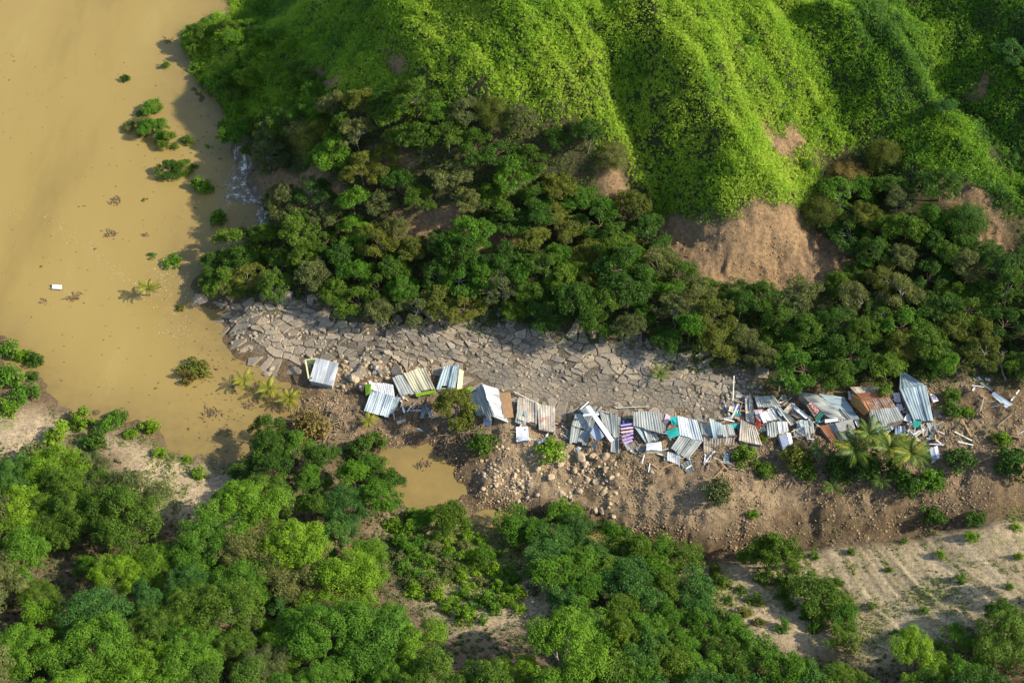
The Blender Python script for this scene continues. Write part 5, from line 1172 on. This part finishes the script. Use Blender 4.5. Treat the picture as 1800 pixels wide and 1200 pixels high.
# floating sheet
fs = thing('raft', 'small white sheet on poles floating alone in the open floodwater', 'raft', (*atz(100, 504, .1), .1))
C_ = [np.array([*atz(u, v, .35), .35]) for u, v in [(92,500),(109,501),(108,508),(91,507)]]; prism('deck', fs, C_, .12, FL['white'])
for (a, b) in [((88, 501), (112, 501.5)), ((88, 507.5), (111, 508.5))]:
    beam_between('pole', fs, [*atz(*a, .1), .08], [*atz(*b, .1), .08], .14, FL['wood'], .12)

# --- sticks and planks
def plank(u, v, ang, L, w, mat, label, group, name='plank', h=.25):
    p = hit(u, v, 0); a = np.array([math.cos(ang), math.sin(ang), 0])*L/2
    A0, B0 = p-a, p+a
    A0[2] = max(0, float(H(A0[0], A0[1])))+h*rh.uniform(.4, 1.6); B0[2] = max(0, float(H(B0[0], B0[1])))+h*rh.uniform(.4, 1.6)
    o = beam_between(name, None, A0, B0, w, mat, .07); o['label'] = label; o['category'] = 'plank'; o['group'] = group
PZ = [((1275,690,1305,745), 18, 'loose board in the debris left of the narrow tall grey sheets'), ((1590,745,1650,785), 26, 'loose board in the row-end debris heap'), ((1395,745,1440,775), 8, 'loose board by the tangled sheet heap'),
      ((690,695,740,730), 14, 'loose board between the cream roof and the olive tree'), ((905,740,1000,775), 14, 'loose board under the rust-spotted roof'), ((1130,790,1240,825), 12, 'loose board at the foot of the teal-walled house'),
      ((1690,665,1790,790), 14, 'loose board on the brown slope at far right'), ((1000,700,1110,735), 7, 'loose board along the upper edge of the grey roofs'), ((1330,700,1400,740), 10, 'loose board among the small roofs with red wall'), ((1240,800,1300,830), 8, 'loose board below the brownish tin wall'), ((1570,690,1600,745), 8, 'loose board between the rusty house and tall roof')]
for (x0, y0, x1, y1), n_, lab in PZ:
    for k in range(n_):
        tone = ['wood', 'wood', 'blockgrey', 'cream', 'ply', 'white'][rh.randint(6)]
        plank(rh.uniform(x0, x1), rh.uniform(y0, y1), rh.uniform(-1.4, 1.4), rh.uniform(1.0, 3.2), rh.uniform(.1, .28), FL[tone], lab, lab.replace('loose board', 'loose boards'))
plank(1288, 690, 1.45, 4.5, .16, FL['cream'], 'tall pale pole leaning left of the small tin roofs', 'poles', 'pole', .8)
plank(925, 702, -.6, 5, .15, FL['cream'], 'long pale pole above the rust-spotted roof', 'poles', 'pole', .4)
plank(1548, 666, -.7, 4, .14, FL['wood'], 'pale pole behind the rusty house', 'poles', 'pole', .4)
plank(1110, 717, -.08, 5, .14, FL['cream'], 'horizontal pole above the even ribbed roof', 'poles', 'pole', .4)
# branch drift: fallen twigs
def twig_heap(name, label, centre, n_, spread, seed, mat, L=(1.2, 3.5)):
    r = np.random.RandomState(seed); A_ = Acc()
    for k in range(n_):
        u = centre[0]+r.normal()*spread[0]; v = centre[1]+r.normal()*spread[1]; p = hit(u, v, 0); p[2] = max(p[2], .02)+.1
        a = r.uniform(0, 6.28); l = r.uniform(*L); e = p+np.array([math.cos(a)*l, math.sin(a)*l, r.uniform(-.1, .5)]); e[2] = max(e[2], float(H(e[0], e[1]))+.05, .05)
        A_.limb(p, e, .06, .02, r, .04, 4)
    o = add(name, A_.mesh(name), mat, kind='stuff'); o['label'] = label; o['category'] = 'branches'
M_TWIG = m_bark('dry_branches', (.30, .225, .14))
twig_heap('branch_drift', 'drift of washed-up dry branches around the withered bush', (560, 745), 150, (40, 16), 5, M_TWIG)
twig_heap('root_tangle', 'exposed roots and twigs below the overhanging olive tree', (820, 760), 70, (22, 12), 6, M_TWIG)
twig_heap('twig_tangle', 'dry twigs below the brownish tin wall', (1260, 800), 80, (22, 12), 7, M_TWIG, (.8, 2))
twig_heap('slope_branches', 'dead branches strewn below the palm cluster', (1480, 850), 60, (90, 14), 8, M_TWIG, (.8, 2.4))
db = Acc(); r = np.random.RandomState(3)
def dead(u, v, label, sc, az, name='fallen_branch'):
    p = hit(u, v, .6); A2 = Acc(); 
    def grow(a, d, L, rad, dep):
        e = a+d*L; A2.limb(a, e, rad, rad*.55, r, .06, 4)
        if dep: 
            for k in range(3): dd = unit(d+r.normal(size=3)*.6); dd[2] = abs(dd[2])*.6; grow(a+d*L*r.uniform(.5, 1), dd, L*.62, rad*.5, dep-1)
    grow(np.zeros(3), np.array([math.cos(az), math.sin(az), .25]), 3.2*sc, .13*sc, 3)
    o = add(name, A2.mesh(name), BARK['pale']); o.location = p; o['label'] = label; o['category'] = 'branch'
dead(1768, 668, 'pale bare fallen branches at the wood edge on the far right', 1.1, 1.7)
dead(1520, 385, 'pale bare branch lying right of the tan landslip scar', 1.0, 2.6)
dead(1440, 325, 'pale bare limbs beside the rounded olive tree', .8, 1.2)
dead(160, 1140, 'dead bare-branched tree top in the lower left wood', 1.3, .6)
dead(575, 165, 'pale roots on the small bare knob of the left hillside', .9, -1.0)

# --- water surface litter and foam
def flecks(name, label, pts_fn, n_, smin, smax, mat, seed, kind='stuff', zz=.03):
    r = np.random.RandomState(seed); P = pts_fn(r, n_); V, F = [], []
    for k, (u, v) in enumerate(P):
        x, y = atz(u, v, 0)
        if H(x, y) > -.02: continue
        s = r.uniform(smin, smax)*(1 if r.rand() > .06 else 2.2); m = r.randint(4, 7); a = np.sort(r.uniform(0, 6.28, m)); rad = s*r.uniform(.5, 1.2, m); st = r.uniform(.4, 1)
        o = len(V); V += [(x+math.cos(q)*w_, y+math.sin(q)*w_*st, zz+r.uniform(0, .012)) for q, w_ in zip(a, rad)]; V.append((x, y, zz+s*.25)); F += [(o+i, o+(i+1) % m, o+m) for i in range(m)]
    me = new_mesh(name, V, tris=F); add(name, me, mat, kind=kind, label=label, category='flotsam')
M_FLOT = m_flat('dark_flotsam', (.085, .055, .028), .9, .4); M_FOAM = m_flat('tan_foam', (.42, .33, .19), .8, .2)
flecks('floating_debris', 'small dark bits drifting all over the muddy flood', lambda r, n_: np.column_stack([r.uniform(0, 430, n_), r.uniform(90, 780, n_)]), 330, .08, .26, M_FLOT, 51)
flecks('shore_debris', 'dark bits gathered in the water near the drowned palms', lambda r, n_: np.column_stack([r.normal(400, 45, n_), r.normal(690, 70, n_)]), 220, .08, .30, M_FLOT, 52)
flecks('rapids_debris', 'dark bits in the water left of the white rapids', lambda r, n_: np.column_stack([r.normal(370, 40, n_), r.normal(300, 70, n_)]), 160, .08, .30, M_FLOT, 53)
def line_pts(line, w):
    def f(r, n_):
        L = np.array(line, float); k = r.randint(0, len(L)-1, n_); t_ = r.rand(n_)[:, None]
        return L[k]*(1-t_)+L[k+1]*t_+r.normal(size=(n_, 2))*np.array(w)
    return f
flecks('foam_flecks', 'line of tan foam flecks drifting across the flood past the lone palm', line_pts([(0,365),(90,385),(150,430),(200,475),(240,500)], (10, 8)), 420, .05, .15, M_FOAM, 54)
flecks('foam_raft', 'tan foam gathered around the lone palm and the road end', line_pts([(255,530),(275,510),(285,480),(310,460),(330,520),(345,505),(310,560),(320,600)], (16, 12)), 900, .05, .17, M_FOAM, 55)
def blob_island(u, v, s, label, mat=M_FLOT, name='debris_mat'):
    r = np.random.RandomState(int(u+v)); A2 = Acc(); x, y = atz(u, v, 0)
    for k in range(int(26*s)):
        a = r.uniform(0, 6.28); p = np.array([r.normal()*.55*s, r.normal()*.4*s, .05]); e = p+np.array([math.cos(a), math.sin(a), .15])*r.uniform(.3, .9)*s
        A2.limb(p, e, .07, .03, r, .05, 3)
    o = add(name, A2.mesh(name), mat); o.location = (x, y, 0); o['label'] = label; o['category'] = 'flotsam'; o['group'] = 'mats of floating debris'
M_MAT = m_bark('brown_twigs', (.17, .115, .07))
blob_island(128, 523, 1.3, 'brown twig mat floating near the white raft', M_MAT); blob_island(203, 354, 1.2, 'round brown twig mat in the open flood left of the rapids', M_MAT); blob_island(194, 412, 1.0, 'dull twig mat floating below the round brown one', M_MAT)
blob_island(298, 71, 1.1, 'twig mat in the upper flood close to the hill shore', M_MAT); blob_island(372, 725, 1.3, 'dark mat in the water below the drowned palms', M_MAT); blob_island(440, 713, 1.1, 'dark mat beside the rightmost drowned palm', M_MAT); blob_island(395, 760, 1.0, 'dark mat at the sandy shore corner', M_MAT)
blob_island(745, 815, 1.2, 'dark clump in the muddy pond', M_MAT); blob_island(770, 795, .9, 'small dark clump at the pond rim', M_MAT)
blob_island(76, 530, .6, 'tiny twig mat left of the brown one near the raft', M_MAT); blob_island(254, 413, .7, 'log-like twig mat above the low spreading bush', M_MAT)
# white water: a ribbon of broken foam over the torrent bed
def m_foam():
    m, t = nt('white_water'); p = geo_pos(t); n1 = noise(t, p, .75, 7, .75)
    n2 = N(t, 'ShaderNodeMath', operation='MULTIPLY'); a = N(t, 'ShaderNodeAttribute', attribute_name='edge'); 
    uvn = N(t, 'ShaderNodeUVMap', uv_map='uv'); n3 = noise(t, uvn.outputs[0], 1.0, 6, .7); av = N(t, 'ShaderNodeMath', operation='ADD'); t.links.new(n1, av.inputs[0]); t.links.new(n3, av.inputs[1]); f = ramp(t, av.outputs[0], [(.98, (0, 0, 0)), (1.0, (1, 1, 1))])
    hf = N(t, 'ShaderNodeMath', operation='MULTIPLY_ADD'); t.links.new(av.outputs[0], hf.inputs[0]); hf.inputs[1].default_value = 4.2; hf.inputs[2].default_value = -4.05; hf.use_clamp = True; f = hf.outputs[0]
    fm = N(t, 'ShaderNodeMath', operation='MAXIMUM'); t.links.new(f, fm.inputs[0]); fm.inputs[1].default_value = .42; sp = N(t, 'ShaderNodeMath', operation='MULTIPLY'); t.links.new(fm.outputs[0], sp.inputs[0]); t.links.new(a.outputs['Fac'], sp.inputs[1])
    d = N(t, 'ShaderNodeBsdfPrincipled'); c = mixc(t, f, (.17, .14, .10), (.92, .83, .68)); t.links.new(c, d.inputs['Base Color']); d.inputs['Roughness'].default_value = .6  # dark grey between the foam: churned water with its shadow painted in
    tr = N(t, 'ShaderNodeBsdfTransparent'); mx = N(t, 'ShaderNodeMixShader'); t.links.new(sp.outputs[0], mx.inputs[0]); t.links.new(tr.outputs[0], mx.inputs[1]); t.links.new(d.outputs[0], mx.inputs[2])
    o = N(t, 'ShaderNodeOutputMaterial'); t.links.new(mx.outputs[0], o.inputs[0]); return m
M_WW = m_foam()
def foam_ribbon(name, label, line, wid):
    P = [np.array(atz(u, v, max(0, hit(u, v)[2]))) for u, v in line]; P = np.array(P); k = 40
    t_ = np.linspace(0, len(P)-1, k); C = np.stack([np.interp(t_, range(len(P)), P[:, i]) for i in (0, 1)], 1); W_2 = np.interp(t_, range(len(wid)), wid)
    d = unit(np.gradient(C, axis=0)); nn = np.stack([-d[:, 1], d[:, 0]], 1); m = 9; V, E = [], []
    for i in range(k):
        for j in range(m):
            s = (j/(m-1)-.5)*2; q = C[i]+nn[i]*W_2[i]*s; V.append((q[0], q[1], max(0, float(H(q[0], q[1])))+.07+.05*math.sin(i*1.7+j*2.3))); E.append((1-abs(s)**1.5)*min(1, 4*min(i, k-1-i)/k))
    idx_ = np.arange(k*m).reshape(k, m); Qd = np.stack([idx_[:-1, :-1], idx_[1:, :-1], idx_[1:, 1:], idx_[:-1, 1:]], -1).reshape(-1, 4)
    add(name, new_mesh(name, V, quads=Qd, smooth=True, uv=[(i*.22, j*.9) for i in range(k) for j in range(m)], attrs={'edge': ('POINT', 'FLOAT', E)}), M_WW, kind='stuff', label=label, category='foam')
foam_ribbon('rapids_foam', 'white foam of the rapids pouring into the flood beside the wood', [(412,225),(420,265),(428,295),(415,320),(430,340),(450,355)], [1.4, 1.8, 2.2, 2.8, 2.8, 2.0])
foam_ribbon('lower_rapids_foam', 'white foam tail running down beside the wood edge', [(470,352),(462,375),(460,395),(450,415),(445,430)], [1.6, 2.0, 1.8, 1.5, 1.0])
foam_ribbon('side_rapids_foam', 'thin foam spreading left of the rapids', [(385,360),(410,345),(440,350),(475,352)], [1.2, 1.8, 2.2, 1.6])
foam_ribbon('torrent_foam', 'white torrent spilling down the gap at the top of the hill', [(492,-25),(490,0),(494,20),(502,32),(490,48)], [1.8, 2.2, 2.6, 2.2, 1.2])
